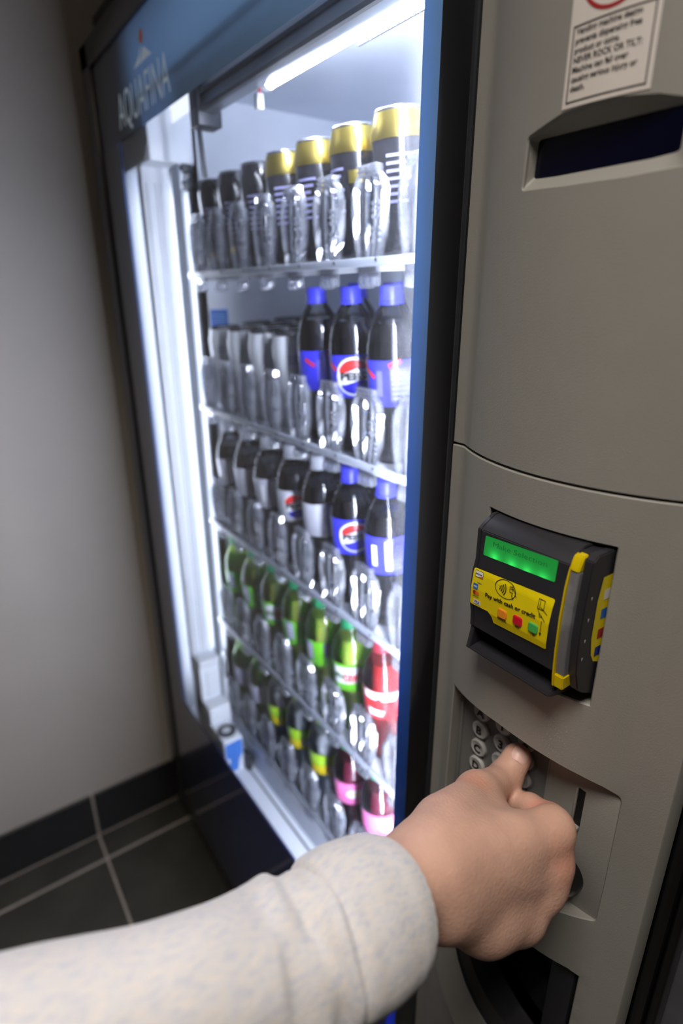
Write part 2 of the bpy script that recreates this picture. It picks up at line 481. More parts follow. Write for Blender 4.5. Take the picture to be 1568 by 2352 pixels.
# flange behind the picker and the pocket lining of the door
g = G()
g.box(-1.40, -1.125, 0.088, 0.10, 0.46, 1.86, 'liner_white')
g.box(-1.33, -1.31, 0.006, 0.088, 0.46, 1.80, 'liner_white'); g.box(-1.31, -0.37, 0.006, 0.088, 1.80, 1.812, 'liner_gray')
g.build('door_liner', VM)
G().box(-0.400, -0.368, 0.051, 0.088, 0.46, 1.80, 'liner_white').build('door_reveal', VM)
G().box(-1.268, -1.240, 0.0045, 0.027, 0.50, 1.79, 'mast_white', bev=0.003).build('door_reveal', VM)
g = G().box(-1.30, -0.44, 0.005, 0.078, 0.456, 0.467, 'liner_white', bev=0.002); g.box(-0.446, -0.44, 0.005, 0.078, 0.30, 0.467, 'liner_white')
g.box(-1.30, -0.44, 0.054, 0.058, 0.467, 0.4682, 'dark_metal'); g.build('sill', VM)
# door frame
def bar(x0, x1, z0, z1, y0, y1, name, m='black_gloss', bev=0.004):
    return G().box(x0, x1, y0, y1, z0, z1, m, bev=bev).build(name, VM)
bar(-1.41, -1.356, 0.065, 1.952, -0.006, 0.06, 'frame_stile'); bar(-0.402, -0.361, 0.065, 1.952, -0.0015, 0.05, 'frame_stile', bev=0.002)
bar(-1.41, -0.361, 1.907, 1.952, -0.006, 0.06, 'frame_rail'); bar(-1.41, -0.361, 0.065, 0.12, -0.004, 0.06, 'frame_rail')
G().box(-0.3665, -0.362, -0.003, 0.02, 0.07, 1.95, 'dark_metal', bev=0.0008).build('frame_trim', VM)
# printed glass front
def sheet(x0, x1, z0, z1, m, name, y=0.0):
    return G().add([(x0, y, z0), (x1, y, z0), (x1, y, z1), (x0, y, z1), (x0, y + 0.004, z0), (x1, y + 0.004, z0), (x1, y + 0.004, z1), (x0, y + 0.004, z1)],
                   [(0, 1, 2, 3), (7, 6, 5, 4), (0, 4, 5, 1), (1, 5, 6, 2), (2, 6, 7, 3), (3, 7, 4, 0)], m).build(name, VM, smooth=None)
hp = G().add([(-1.356, 0, 1.765), (-0.402, 0, 1.765), (-0.402, 0, 1.907), (-1.356, 0, 1.907)], [(0, 1, 2, 3)], 'header_print').build('header_panel', VM, smooth=None); part_label(hp, 'blue printed header panel with white logo')
sheet(-1.356, -1.238, 0.52, 1.765, 'left_print', 'side_panel')
sheet(-1.356, -0.423, 0.12, 0.52, 'bottom_print', 'bottom_panel')
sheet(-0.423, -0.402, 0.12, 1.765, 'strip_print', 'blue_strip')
pane = G().add([(-1.238, 0.001, 0.52), (-0.423, 0.001, 0.52), (-0.423, 0.001, 1.765), (-1.238, 0.001, 1.765)], [(0, 1, 2, 3)], 'pane_glass').build('window_pane', VM, smooth=None)
# header lettering with a small peak and sun above
g = G(); f = lambda u, v: (u, -0.0008, v)
geo = shift(text_geo('AQUAFINA', 0.052, bold=-0.004, width=0.255), -1.092, 1.781)
g.flat(geo, f, 'logo_white')
g.poly([(-1.115, 1.845), (-1.085, 1.845), (-1.072, 1.868), (-1.086, 1.856)], f, 'logo_white'); g.poly([(-1.085, 1.845), (-1.03, 1.845), (-1.062, 1.862)], f, 'logo_white')
g.poly(circle(-1.068, 1.876, 0.009), f, 'logo_sun')
g.build('header_lettering', hp, smooth=None)

# light tubes
def tube_x(x0, x1, y, z, r, name):
    o = G().tube([(x0, y, z), (x1, y, z)], r, 'tube_light', seg=12).build(name, VM)
    e = G().tube([(x0 - 0.012, y, z), (x0, y, z)], r * 1.15, 'mast_white', seg=12); e.build('end_cap', o)
    return o
tube_x(-0.775, -0.385, 0.058, 1.757, 0.0068, 'light_tube')
t = G().tube([(-0.424, 0.018, 0.34), (-0.424, 0.018, 1.745)], 0.0075, 'tube_light', seg=12).build('light_tube', VM)
G().box(-0.434, -0.405, 0.010, 0.028, 1.745, 1.765, 'mast_white').build('end_cap', t)
t2 = G().tube([(-1.192, 0.046, 0.56), (-1.192, 0.046, 1.70)], 0.005, 'added_side_glow', seg=10).build('light_tube', VM)  # unseen tube added behind the mast to brighten the left door reveal
G().box(-1.20, -1.184, 0.038, 0.054, 1.70, 1.716, 'mast_white').build('end_cap', t2)
t3 = G().tube([(-1.122, 0.060, 0.56), (-1.122, 0.060, 1.70)], 0.004, 'added_shelf_glow', seg=10).build('light_tube', VM)  # unseen tube added to light the drinks from the left
G().box(-1.134, -1.099, 0.0525, 0.0555, 0.55, 1.715, 'rail_metal').build('tube_shield', t3)  # plate added to hide that tube from the camera
ls = G()
for i in range(26):
    ls.box(-0.60 + 0.0085 * i, -0.5975 + 0.0085 * i, 0.0795, 0.0815, 1.7575, 1.7605, 'led_light')
o = ls.build('light_strip', VM, smooth=None)
G().box(-0.62, -0.37, 0.0815, 0.084, 1.757, 1.761, 'dark_metal').build('strip_holder', o)
# glowing sheet and backing added behind the header to brighten its print
st_ = G().add([(-1.16, 0.05, 1.775), (-0.41, 0.05, 1.775), (-0.41, 0.05, 1.90), (-1.16, 0.05, 1.90)], [(0, 1, 2, 3)], 'added_header_glow').build('added_fill_sheet', VM)
G().box(-1.34, -0.40, 0.0505, 0.056, 1.81, 1.905, 'mast_white').build('added_fill_backing', st_)
# picker rail, mast, carriage
g = G().box(-0.94, -0.38, 0.028, 0.05, 1.752, 1.792, 'rail_metal', bev=0.002); g.box(-0.94, -0.38, 0.024, 0.03, 1.752, 1.757, 'dark_metal'); g.box(-0.94, -0.38, 0.024, 0.03, 1.772, 1.776, 'dark_metal')
rail = g.build('picker_rail', VM)
G().box(-0.958, -0.925, 0.022, 0.06, 1.735, 1.80, 'dark_metal', bev=0.003).build('rail_bracket', rail)
G().tube([(-0.945, 0.03, 1.74), (-0.94, 0.032, 1.672)], 0.004, 'dark_metal').build('hanger_rod', rail)
G().box(-1.262, -1.100, 0.005, 0.085, 1.716, 1.798, 'mast_white', bev=0.005).build('motor_housing', VM)
g = G().box(-1.170, -1.150, 0.004, 0.067, 0.66, 1.716, 'mast_white', bev=0.002)
for y in (0.014, 0.030, 0.037, 0.053): g.box(-1.152, -1.1465, y - 0.003, y + 0.003, 0.70, 1.69, 'mast_white', bev=0.0015)
mast = g.build('picker_mast', VM, smooth=25)
G().box(-1.165, -1.149, 0.069, 0.076, 0.60, 1.716, 'dark_metal').build('mast_edge', mast)
G().box(-1.150, -1.134, 0.078, 0.085, 0.62, 1.716, 'mast_white', bev=0.002).build('mast_edge', mast)
G().box(-1.136, -1.128, 0.082, 0.0875, 0.62, 1.70, 'dark_metal').build('mast_edge', mast)
g = G()
for z in (1.712, 1.686): g.box(-1.135, -1.10, 0.062, 0.08, z - 0.006, z + 0.006, 'dark_metal', bev=0.002)
g.lathe([(0.012, -0.004), (0.012, 0.004)], 'mast_white', c=(-1.118, 0.06, 1.70), M=Matrix.Rotation(math.pi / 2, 3, 'X')); g.build('pulley', mast)
g = G().box(-1.165, -1.115, 0.0045, 0.066, 0.56, 0.700, 'mast_white', bev=0.004); g.box(-1.168, -1.110, 0.0045, 0.070, 0.693, 0.712, 'tray_white', bev=0.003); g.box(-1.116, -1.112, 0.020, 0.050, 0.60, 0.68, 'tray_white', bev=0.0015)
car = g.build('delivery_carriage', VM)
g = G().box(-1.165, -1.072, 0.0045, 0.056, 0.55, 0.605, 'mast_white', bev=0.003); g.box(-1.165, -1.000, 0.0045, 0.048, 0.468, 0.562, 'mast_white', bev=0.002); g.build('cup', car)
G().lathe([(0.010, 0.0), (0.021, 0.0), (0.021, 0.004), (0.010, 0.004)], 'dark_metal', c=(-1.034, 0.026, 0.5615), cap=False).build('roller_ring', car)
g = G(); f = lambda d: (lambda u, v: (-0.9995 + d, u, v))
g.poly([(0.006, 0.500), (0.020, 0.474), (0.034, 0.470), (0.038, 0.498), (0.046, 0.515), (0.046, 0.558), (0.006, 0.556)], f(0), 'sticker_blue')
g.poly([(0.008, 0.502), (0.013, 0.496), (0.015, 0.512), (0.009, 0.516)], f(0.0003), 'print_white')
for q in stroke([(0.020, 0.4735), (0.035, 0.4695), (0.039, 0.498), (0.046, 0.513)], 0.004): g.poly(q, f(0.0003), 'print_white')
g.build('blue_label', car, smooth=None)
G().box(-1.012, -0.985, 0.049, 0.064, 0.468, 0.512, 'black_plastic', bev=0.004).build('drive_wheel', car)
g = G().tube([(-0.80, 0.056, 1.80), (-0.803, 0.058, 1.775), (-0.808, 0.06, 1.752)], 0.002, 'wire_red'); g.box(-0.818, -0.806, 0.056, 0.066, 1.735, 1.754, 'mast_white', bev=0.002)
g.build('plug_lead', VM)

# shelves with clear gates
X0, PITCH_X = -1.0785, 0.0832
LIPS = [1.533, 1.288, 1.043, 0.798, 0.553]
def gate_mesh():
    rows = [(-0.002, .021, .0), (0.012, .024, .0), (0.03, .0300, .0), (0.05, .032, -.0005), (0.070, .032, -.0005), (0.083, .026, .0), (0.089, .019, 0.0), (0.098, .0175, .0)]
    prof = [(-1, .006), (-.9, -.004), (-.72, -.006), (-.6, .003), (-.32, .004), (-.22, -.003), (-.05, -.004), (.05, .003), (.3, .004), (.42, -.005), (.55, -.006), (.66, .002), (.78, .002), (.88, -.005), (1, .004)]
    nC = len(prof); vs, fs = [], []
    for s in (0, 1):
        for z, w, dy in rows:
            for u, p in prof: vs.append((u * w, dy + (p if p < 0 else p * 0.4) + s * 0.0025, z))
    n = len(rows) * nC
    for i in range(len(rows) - 1):
        for k in range(nC - 1):
            a = i * nC + k; q = [a, a + 1, a + nC + 1, a + nC]
            fs.append(q); fs.append([n + j for j in q[::-1]])
    g = G().add(vs, fs, 'clear_plastic')
    for z in (0.087, 0.092, 0.097): g.box(-0.018, 0.018, -0.006, -0.002, z - 0.001, z + 0.001, 'clear_plastic', bev=0.0006, seg=1)
    for z in (0.045, 0.0515, 0.058, 0.02, 0.0265, 0.033):
        for u in (0.0155, 0.027):
            bm = bmesh.new(); bmesh.ops.create_icosphere(bm, subdivisions=1, radius=0.0032); bmesh.ops.translate(bm, vec=(u, -0.006, z), verts=bm.verts); g.bm(bm, 'clear_plastic')
    g.box(-0.014, -0.004, -0.006, 0.006, -0.030, -0.016, 'clear_plastic', bev=0.003); g.box(-0.003, 0.007, -0.006, 0.006, -0.030, -0.016, 'clear_plastic', bev=0.003); g.box(0.008, 0.018, -0.006, 0.006, -0.028, -0.016, 'clear_plastic', bev=0.003)
    g.box(-0.017, 0.019, -0.001, 0.003, -0.018, 0.0, 'clear_plastic')
    return g.mesh('gate', 22)
GATE = gate_mesh()
mat('lip_gray', (150, 155, 166), rough=0.45, var=0.04, scale=20)
LEAN = math.radians(5.0); SLOPE = math.tan(LEAN)      # the trays climb towards the back, so the drinks lean forward
def sloped(x0, x1, y0, y1, z0, z1, m):
    dz = (y1 - y0) * SLOPE
    return G().add([(x0, y0, z0), (x1, y0, z0), (x1, y1, z0 + dz), (x0, y1, z0 + dz), (x0, y0, z1), (x1, y0, z1), (x1, y1, z1 + dz), (x0, y1, z1 + dz)],
                   [(3, 2, 1, 0), (4, 5, 6, 7), (0, 1, 5, 4), (1, 2, 6, 5), (2, 3, 7, 6), (3, 0, 4, 7)], m)
DIV = sloped(-0.001, 0.001, 0.0, 0.44, 0.0, 0.028, 'tray_white').mesh('divider', None)
PAD = sloped(-0.034, 0.034, 0.0, 0.07, 0.0, 0.0022, 'tray_white').mesh('slide_pad', None)
RIVET = G().lathe([(0.0026, 0.0), (0.0018, 0.0012)], 'dark_metal', M=Matrix.Rotation(math.pi / 2, 3, 'X'), seg=8).mesh('rivet')
TRAY_Y = 0.074
def tray_z(zl, y): return zl + 0.0015 + (y - TRAY_Y) * SLOPE
for zl in LIPS:
    g = sloped(-1.124, -0.37, TRAY_Y, 0.56, zl - 0.006, zl + 0.0005, 'tray_white'); g.box(-1.124, -0.37, 0.064, 0.072, zl, zl + 0.0095, 'lip_gray', bev=0.0015)
    if zl < 0.6: g.box(-1.124, -0.37, 0.0705, 0.079, 0.466, zl - 0.004, 'liner_white', bev=0.001)
    sh = g.build('shelf', VM)
    for k in range(9):
        link('gate', GATE, sh, (X0 + PITCH_X * k - 0.004, 0.0722, zl + 0.006))
        link('slide_pad', PAD, sh, (X0 + PITCH_X * k, 0.0745, zl + 0.001))
    for k in range(10):
        link('divider', DIV, sh, (X0 + PITCH_X * (k - 0.5), 0.100, tray_z(zl, 0.100) - 0.001))
    for k in range(9):
        link('rivet', RIVET, sh, (X0 + PITCH_X * (k + 0.25), 0.064, zl + 0.006))
st = G(); f = lambda u, v: (-1.1245, u, v)
st.poly([(0.103, 1.443), (0.140, 1.443), (0.140, 1.477), (0.103, 1.477)][::-1], f, 'sticker_blue')
for v in (1.452, 1.459, 1.466): st.poly(rect(0.108, 0.134, v, v + 0.002), lambda u, v: (-1.1243, u, v), 'print_blue_light')
o = st.build('sticker', smooth=None); tag(o, 'small blue sticker on the inner left wall above the white cans', 'sticker')

# ------------------------------------------------------------------ curved grey control panel
XC, HW, SAG = -0.253, 0.095, 0.028
RR = (HW * HW + SAG * SAG) / (2 * SAG); YC = -SAG + RR
def surf(x):
    return YC - math.sqrt(RR * RR - (x - XC) ** 2) if abs(x - XC) < HW else 0.0
def curved_panel(name, outer, holes, m, depths, extra=0.0, edge=0.02, wall_mats=None):
    outer = resample(outer, 0.006); holes = [resample(h, 0.004) for h in holes]
    pts = [Vector(p) for p in outer]; edges = [(i, (i + 1) % len(outer)) for i in range(len(outer))]
    for h in holes:
        o = len(pts); pts += [Vector(p) for p in h]; edges += [(o + i, o + (i + 1) % len(h)) for i in range(len(h))]
    xs = [p[0] for p in outer]; zs = [p[1] for p in outer]
    x = min(xs) + 0.003
    while x < max(xs) - 0.001:
        z = min(zs) + 0.011
        while z < max(zs) - 0.004:
            if inside((x, z), outer) and not any(inside((x, z), h) for h in holes): pts.append(Vector((x, z)))
            z += 0.017
        x += 0.0061
    V, E_, F_, *_ = delaunay_2d_cdt(pts, edges, [], 0, 1e-6)
    fs = []
    for t in F_:
        c = sum((V[i] for i in t), Vector((0, 0))) / 3
        if inside(c, outer) and not any(inside(c, h) for h in holes):
            a, b, cc = V[t[0]], V[t[1]], V[t[2]]
            fs.append(list(t) if (b - a).cross(cc - a) > 0 else list(t)[::-1])
    g = G().add([(p.x, surf(p.x) - extra, p.y) for p in V], fs, m)
    def wall(loop, depth, flip, wm, ch=0.0011):
        n = len(loop); ins = inset_ring(loop, ch if not flip else ch)
        vs = [(u, surf(u) - extra, v) for u, v in loop] + [(u, surf(u) - extra + ch, v) for u, v in ins] + [(u, depth, v) for u, v in ins]
        q = []
        for r in (0, 1):
            for i in range(n):
                a = r * n + i; b = r * n + (i + 1) % n
                q.append([a, b, b + n, a + n] if not flip else [a + n, b + n, b, a])
        g.add(vs, q[:n], m); g.add(vs, q[n:], wm)
    for h, d, wm in zip(holes, depths, wall_mats or [m] * len(holes)): wall(h, d, False, wm)
    # outer return
    n = len(outer); rim = inset_ring(outer, -0.0008)
    vs = [(u, surf(u) - extra, v) for u, v in outer] + [(u, surf(u) - extra + 0.0012, v) for u, v in rim] + [(u, edge, v) for u, v in rim]
    q = []
    for r in (0, 1):
        for i in range(n):
            a = r * n + i; b = r * n + (i + 1) % n
            q.append([a + n, b + n, b, a])
    g.add(vs, q, m)
    return g

disp = rounded([(-0.2925, 1.5665), (-0.254, 1.5645), (-0.217, 1.5645), (-0.187, 1.567), (-0.187, 1.598), (-0.206, 1.6035), (-0.232, 1.6065), (-0.262, 1.6055), (-0.291, 1.598)], [.003, 0, 0, .003, .003, 0, 0, 0, .003], 4)
up = curved_panel('upper_panel', [(-0.361, 1.3775), (-0.124, 1.3775), (-0.124, 1.952), (-0.361, 1.952)], [disp], 'gray_plastic', [0.004])
upper = up.build('upper_panel', VM); part_label(upper, 'upper half of curved grey control panel with dark display')
rd = rounded([(-0.2945, 1.2065), (-0.187, 1.2065), (-0.187, 1.3395), (-0.2945, 1.3395)], 0.0015, 2)
kp = [(-0.331, 0.990), (-0.30, 0.984), (-0.26, 0.981), (-0.22, 0.981), (-0.1866, 0.9848), (-0.168, 0.989), (-0.157, 0.992),
      (-0.1565, 1.04), (-0.157, 1.1322), (-0.17, 1.1372), (-0.1868, 1.1405), (-0.2104, 1.1438), (-0.2372, 1.1468), (-0.26, 1.1478), (-0.2865, 1.1452), (-0.31, 1.1425), (-0.329, 1.140)]
kp = rounded(kp, [.001, 0, 0, 0, 0, 0, .004, 0, .006, 0, 0, 0, 0, 0, 0, 0, .001], 4)
port = [(-0.160, 0.752), (-0.160, 0.918), (-0.170, 0.9225), (-0.2026, 0.9257), (-0.255, 0.927), (-0.290, 0.924), (-0.301, 0.905), (-0.3025, 0.88), (-0.299, 0.85), (-0.2895, 0.826), (-0.279, 0.806), (-0.265, 0.788), (-0.2486, 0.7745), (-0.225, 0.761), (-0.20, 0.754), (-0.18, 0.752)]
low = curved_panel('lower_panel', [(-0.361, 0.12), (-0.124, 0.12), (-0.124, 1.3742), (-0.361, 1.3742)], [rd, kp, port[::-1]], 'gray_plastic', [0.06, 0.008, 0.02], extra=0.0008, wall_mats=['gray_plastic', 'gray_plastic', 'black_plastic'])
lower = low.build('lower_panel', VM); part_label(lower, 'lower half of curved grey control panel holding keypad and delivery port')
G().box(-0.124, -0.1125, 0.022, 0.06, 0.06, 1.95, 'black_gloss', bev=0.003).build('frame_stile', VM)
# pale scuffs worn into the plastic between reader and keypad
mat('scuff_pale', (186, 182, 178), rough=0.6)
g = G(); rs = random.Random(3)
for i in range(150):
    u = rs.choice((rs.gauss(-0.2130, 0.004), rs.gauss(-0.2025, 0.0045))); v = rs.uniform(1.146, 1.186) - (0.004 if u > -0.207 else 0.0)
    if v < 1.1475 + (u + 0.2104) * -0.15: continue
    w_ = rs.uniform(0.00012, 0.0003); h_ = rs.uniform(0.0003, 0.0018); k = rs.uniform(-0.4, 0.4) * h_
    g.poly([(u, v), (u + w_, v), (u + w_ + k, v + h_), (u + k, v + h_)], lambda a, b: (a, surf(a) - 0.0011, b), 'scuff_pale')
o = g.build('scuff_marks', lower, smooth=None); o['kind'] = 'stuff'
# display
SXA, SXB, SZA, SZB, SY = -0.289, -0.1925, 1.5735, 1.597, -0.0155
dl = resample(disp, 0.004)
x0_, x1_ = min(p[0] for p in dl), max(p[0] for p in dl); z0_, z1_ = min(p[1] for p in dl), max(p[1] for p in dl)
def scr_map(u, v):
    top = np.interp(u, [-0.2925, -0.262, -0.232, -0.206, -0.187], [1.598, 1.6055, 1.6065, 1.6035, 1.598]); bot = 1.5655
    t = min(1, max(0, (v - bot) / (top - bot)))
    return (SXA + (SXB - SXA) * (u - x0_) / (x1_ - x0_), SZA + (SZB - SZA) * t)
inn = [scr_map(u, v) for u, v in dl]; nL = len(dl)
g = G().add([(u, surf(u) + 0.0004, v) for u, v in dl] + [(u, SY, v) for u, v in inn], [[i, (i + 1) % nL, nL + (i + 1) % nL, nL + i] for i in range(nL)], 'gray_plastic')
g.build('display_recess', upper)
g = G(); g.poly(rrect(SXA + .0002, SXB - .0002, SZA + .0002, SZB - .0002, 0.002), lambda u, v: (u, SY + 0.0002, v), 'screen_navy'); g.build('display_screen', upper, smooth=None)
# reader recess back
G().box(-0.30, -0.18, 0.058, 0.064, 1.20, 1.345, 'black_matte').build('recess_back', lower)
# keypad
KY = 0.0045
g = G().box(-0.334, -0.2225, KY, KY + 0.012, 0.975, 1.152, 'keypad_plate'); g.box(-0.3285, -0.3255, KY - 0.003, KY + 0.003, 0.98, 1.148, 'keypad_plate', bev=0.0008)
keypad = g.build('keypad', VM); part_label(keypad, 'grey keypad plate with round lettered keys')
g = G().box(-0.2215, -0.150, KY - 0.004, KY + 0.012, 0.975, 1.152, 'gray_plastic', bev=0.0012); 
g.box(-0.2245, -0.2215, KY - 0.0025, KY + 0.006, 0.975, 1.152, 'gray_plastic', bev=0.001)
coin = g.build('coin_plate', VM)
g = G().box(-0.1925, -0.1865, KY - 0.0045, KY - 0.0035, 1.074, 1.1125, 'black_matte'); g.box(-0.1945, -0.1925, KY - 0.006, KY - 0.003, 1.072, 1.113, 'gray_plastic', bev=0.0006); g.box(-0.1945, -0.1865, KY - 0.010, KY - 0.003, 1.0705, 1.0745, 'gray_plastic', bev=0.001)
g.build('coin_slot', coin)
Mx = Matrix.Rotation(math.pi / 2, 3, 'X')
g = G().lathe([(0.020, 0.0), (0.0195, 0.010), (0.015, 0.020), (0.010, 0.022), (0.001, 0.0222)], 'black_gloss', c=(-0.194, KY - 0.003, 1.017), M=Mx, seg=32); g.build('coin_return_knob', coin)
def key_mesh(ch):
    g = G().lathe([(0.0108, 0.0), (0.0108, 0.0009), (0.0094, 0.0012)], 'keypad_plate', M=Mx, seg=28, cap=False)
    g.lathe([(0.0093, 0.0), (0.0093, 0.0036), (0.0087, 0.0044), (0.0078, 0.0047), (0.0066, 0.0042), (0.0005, 0.0040)], 'key_plastic', M=Mx, seg=28)
    if ch: g.flat(shift(text_geo(ch, 0.0085, bold=0.035), 0, -0.0043), lambda u, v: (u, -0.0049, v), 'ink')
    return g.mesh('key', 40)
ROWZ = [1.1170, 1.0958, 1.0738, 1.0522, 1.0306, 1.009]
for i, ch in enumerate('ABCDEF'):
    o = link('key', key_mesh(ch), keypad, (-0.3015, KY, ROWZ[i] - 0.0005)); part_label(o, 'round key lettered ' + ch)
for i in range(5):
    for j in range(2):
        ch = '1234567890'[2 * i + j]
        o = link('key', key_mesh(ch), keypad, (-0.2747 + 0.0265 * j, KY, ROWZ[i] + 0.0018 + 0.0012 * j)); part_label(o, 'round key numbered ' + ch)
# delivery port
g = G()
n = 0
prt = resample(port, 0.006)
rim_path = [(-0.352, 0.925), (-0.350, 0.88), (-0.343, 0.835), (-0.330, 0.795), (-0.3125, 0.764), (-0.290, 0.738), (-0.262, 0.718), (-0.232, 0.706), (-0.20, 0.70), (-0.17, 0.70)]
inn_path = [(-0.3025, 0.925), (-0.3035, 0.88), (-0.300, 0.85), (-0.291, 0.826), (-0.280, 0.806), (-0.266, 0.788), (-0.249, 0.774), (-0.225, 0.7605), (-0.20, 0.7535), (-0.17, 0.752)]
def dense(p, k=6):
    out = []
    for a, b, c, d in zip([p[0]] + p[:-2], p[:-1], p[1:], p[2:] + [p[-1]]):
        a, b, c, d = map(Vector, (a, b, c, d))
        for i in range(k):
            t = i / k
            out.append(0.5 * ((2 * b) + (-a + c) * t + (2 * a - 5 * b + 4 * c - d) * t * t + (-a + 3 * b - 3 * c + d) * t ** 3))
    out.append(Vector(p[-1])); return out
A, B = dense(rim_path), dense(inn_path)
vs = []
for a, b in zip(A, B):
    m1 = a.lerp(b, 0.22)
    vs += [(a.x, surf(a.x) - 0.0008, a.y), (m1.x, surf(m1.x) - 0.012, m1.y), (b.x, surf(b.x) - 0.001, b.y)]
fs = []
for i in range(len(A) - 1):
    for k in (0, 1): fs.append([3 * i + k, 3 * i + 3 + k, 3 * i + 4 + k, 3 * i + 1 + k])
g = G().add(vs, fs, 'gray_plastic'); port_rim = g.build('port_rim', VM, smooth=30)
vs = []
for b in B:
    c = Vector((-0.20, 0.86)); q = b.lerp(c, 0.06); q2 = b.lerp(c, 0.16)
    vs += [(b.x + 0.001, surf(b.x) + 0.004, b.y), (q.x, surf(q.x) + 0.007, q.y), (q2.x, surf(q2.x) + 0.010, q2.y)]
fs = []
for i in range(len(B) - 1):
    for k in (0, 1): fs.append([3 * i + k, 3 * i + 1 + k, 3 * i + 4 + k, 3 * i + 3 + k][::-1])
mat('gasket_rubber', (56, 55, 54), rough=0.55)
G().add(vs, fs, 'gasket_rubber').build('port_gasket', VM)
g = G().box(-0.32, -0.15, 0.048, 0.056, 0.74, 0.94, 'black_matte'); g.box(-0.19, -0.165, 0.0, 0.05, 0.75, 0.93, 'black_plastic', bev=0.004); g.build('port_liner', VM)
G().box(-0.30, -0.165, 0.028, 0.031, 0.75, 0.93, 'smoked_flap').build('port_flap', VM)

# ------------------------------------------------------------------ warning sticker
wl = G(); pf = lambda d: (lambda u, v: (u, surf(u) - d, v))
def strip_rect(g, u0, u1, v0, v1, m, d):
    n = max(1, int((u1 - u0) / 0.006))
    for i in range(n):
        a = u0 + (u1 - u0) * i / n; b = u0 + (u1 - u0) * (i + 1) / n
        g.poly(rect(a, b, v0, v1), pf(d), m)
SX0, SX1, SZ0, SZ1 = -0.2635, -0.211, 1.6065, 1.705
strip_rect(wl, SX0, SX1, SZ0, SZ1, 'paper_white', 0.0004)
wlo = wl.build('warning_sticker'); tag(wlo, 'white warning sticker with black text and red ring on the grey upper panel', 'sticker')
b = G(); e = 0.0025; w = 0.0008; TOPB = 1.6466
for (u0, u1, v0, v1) in ((SX0 + e, SX1 - e, SZ0 + e, SZ0 + e + w), (SX0 + e, SX1 - e, TOPB, TOPB + w), (SX0 + e, SX0 + e + w, SZ0 + e, TOPB), (SX1 - e - w, SX1 - e, SZ0 + e, SZ1 - 0.003)):
    strip_rect(b, u0, u1, v0, v1, 'ink', 0.0006)
lines = ['Vending machine design', 'prevents dispensing free', 'product or coins.', 'NEVER ROCK OR TILT:', 'Machine can fall over', 'causing serious injury or', 'death.']
w0_ = text_geo('NEVER ROCK OR TILT:', 0.0030, bold=0.02, align='LEFT')[0]
kx_ = 0.0400 / (max(p[0] for p in w0_) - min(p[0] for p in w0_))
for i, s in enumerate(lines):
    gv, gf = text_geo(s, 0.0030, bold=0.02, align='LEFT')
    b.flat(shift(([(u * kx_, v) for u, v in gv], gf), SX0 + 0.0048, 1.6428 - 0.0047 * i), pf(0.0006), 'ink')
b.build('warning_text', wlo, smooth=None)
b = G(); cu, cv = -0.238, 1.6702
for k in range(40):
    a0 = 2 * math.pi * k / 40; a1 = 2 * math.pi * (k + 1) / 40
    p = [(cu + r * math.cos(a), cv + r * math.sin(a)) for r, a in ((0.0185, a0), (0.0205, a0), (0.0205, a1), (0.0185, a1))]
    b.poly(p, pf(0.0006), 'sign_red')
for q in stroke([(cu - 0.0135, cv + 0.0135), (cu + 0.0135, cv - 0.0135)], 0.0018): b.poly(q, pf(0.0008), 'sign_red')
b.poly([(cu - 0.004, cv - 0.012), (cu + 0.006, cv - 0.010), (cu + 0.002, cv + 0.011), (cu - 0.008, cv + 0.009)], pf(0.0005), 'sign_grey')
b.poly(circle(cu + 0.0095, cv + 0.005, 0.002, 12), pf(0.0005), 'sign_grey')
for q in stroke([(cu + 0.009, cv + 0.003), (cu + 0.011, cv - 0.006), (cu + 0.013, cv - 0.012)], 0.0022): b.poly(q, pf(0.0005), 'sign_grey')
b.build('prohibition_ring', wlo, smooth=None)

# ------------------------------------------------------------------ card and bill reader
RD = thing('card_reader', 'black payment reader with green screen and yellow label on the grey panel', 'card reader', (-0.24, -0.02, 1.21))
BX0, BX1 = -0.2865, -0.2035
YF = -0.045
prof = [(0.05, 1.3335), (-0.022, 1.3375), (-0.030, 1.3375), (-0.0405, 1.3315), (YF, 1.3275), (YF, 1.3015), (YF - 0.0025, 1.292), (YF - 0.0035, 1.278), (YF - 0.0025, 1.262), (YF - 0.0005, 1.2535), (YF, 1.247), (YF, 1.2405), (YF + 0.002, 1.2395),
        (0.0, 1.236), (0.0, 1.226), (YF - 0.002, 1.2215), (YF - 0.003, 1.2195), (YF + 0.004, 1.2165), (-0.010, 1.2125), (0.05, 1.2125)]
def extrude_x(prof, x0, x1, m, bev=0.0):
    bm = bmesh.new()
    vs = [bm.verts.new((x0, y, z)) for y, z in prof]
    fc = bm.faces.new(vs)
    r = bmesh.ops.extrude_face_region(bm, geom=[fc])
    bmesh.ops.translate(bm, vec=(x1 - x0, 0, 0), verts=[v for v in r['geom'] if isinstance(v, bmesh.types.BMVert)])
    bmesh.ops.recalc_face_normals(bm, faces=bm.faces)
    if bev: bmesh.ops.bevel(bm, geom=[e for e in bm.edges if e.calc_face_angle(0) > 0.5], offset=bev, segments=2, affect='EDGES')
    return G().bm(bm, m)
g = extrude_x(prof, BX0 + 0.004, BX1, 'black_plastic', 0.0006)
endp = [(y, z) for y, z in prof if not (y == 0.0)]
g2 = extrude_x(endp, BX0, BX0 + 0.004, 'black_plastic', 0.0005)
g.add(g2.v, g2.f, 'black_plastic'); g.build('housing', RD)
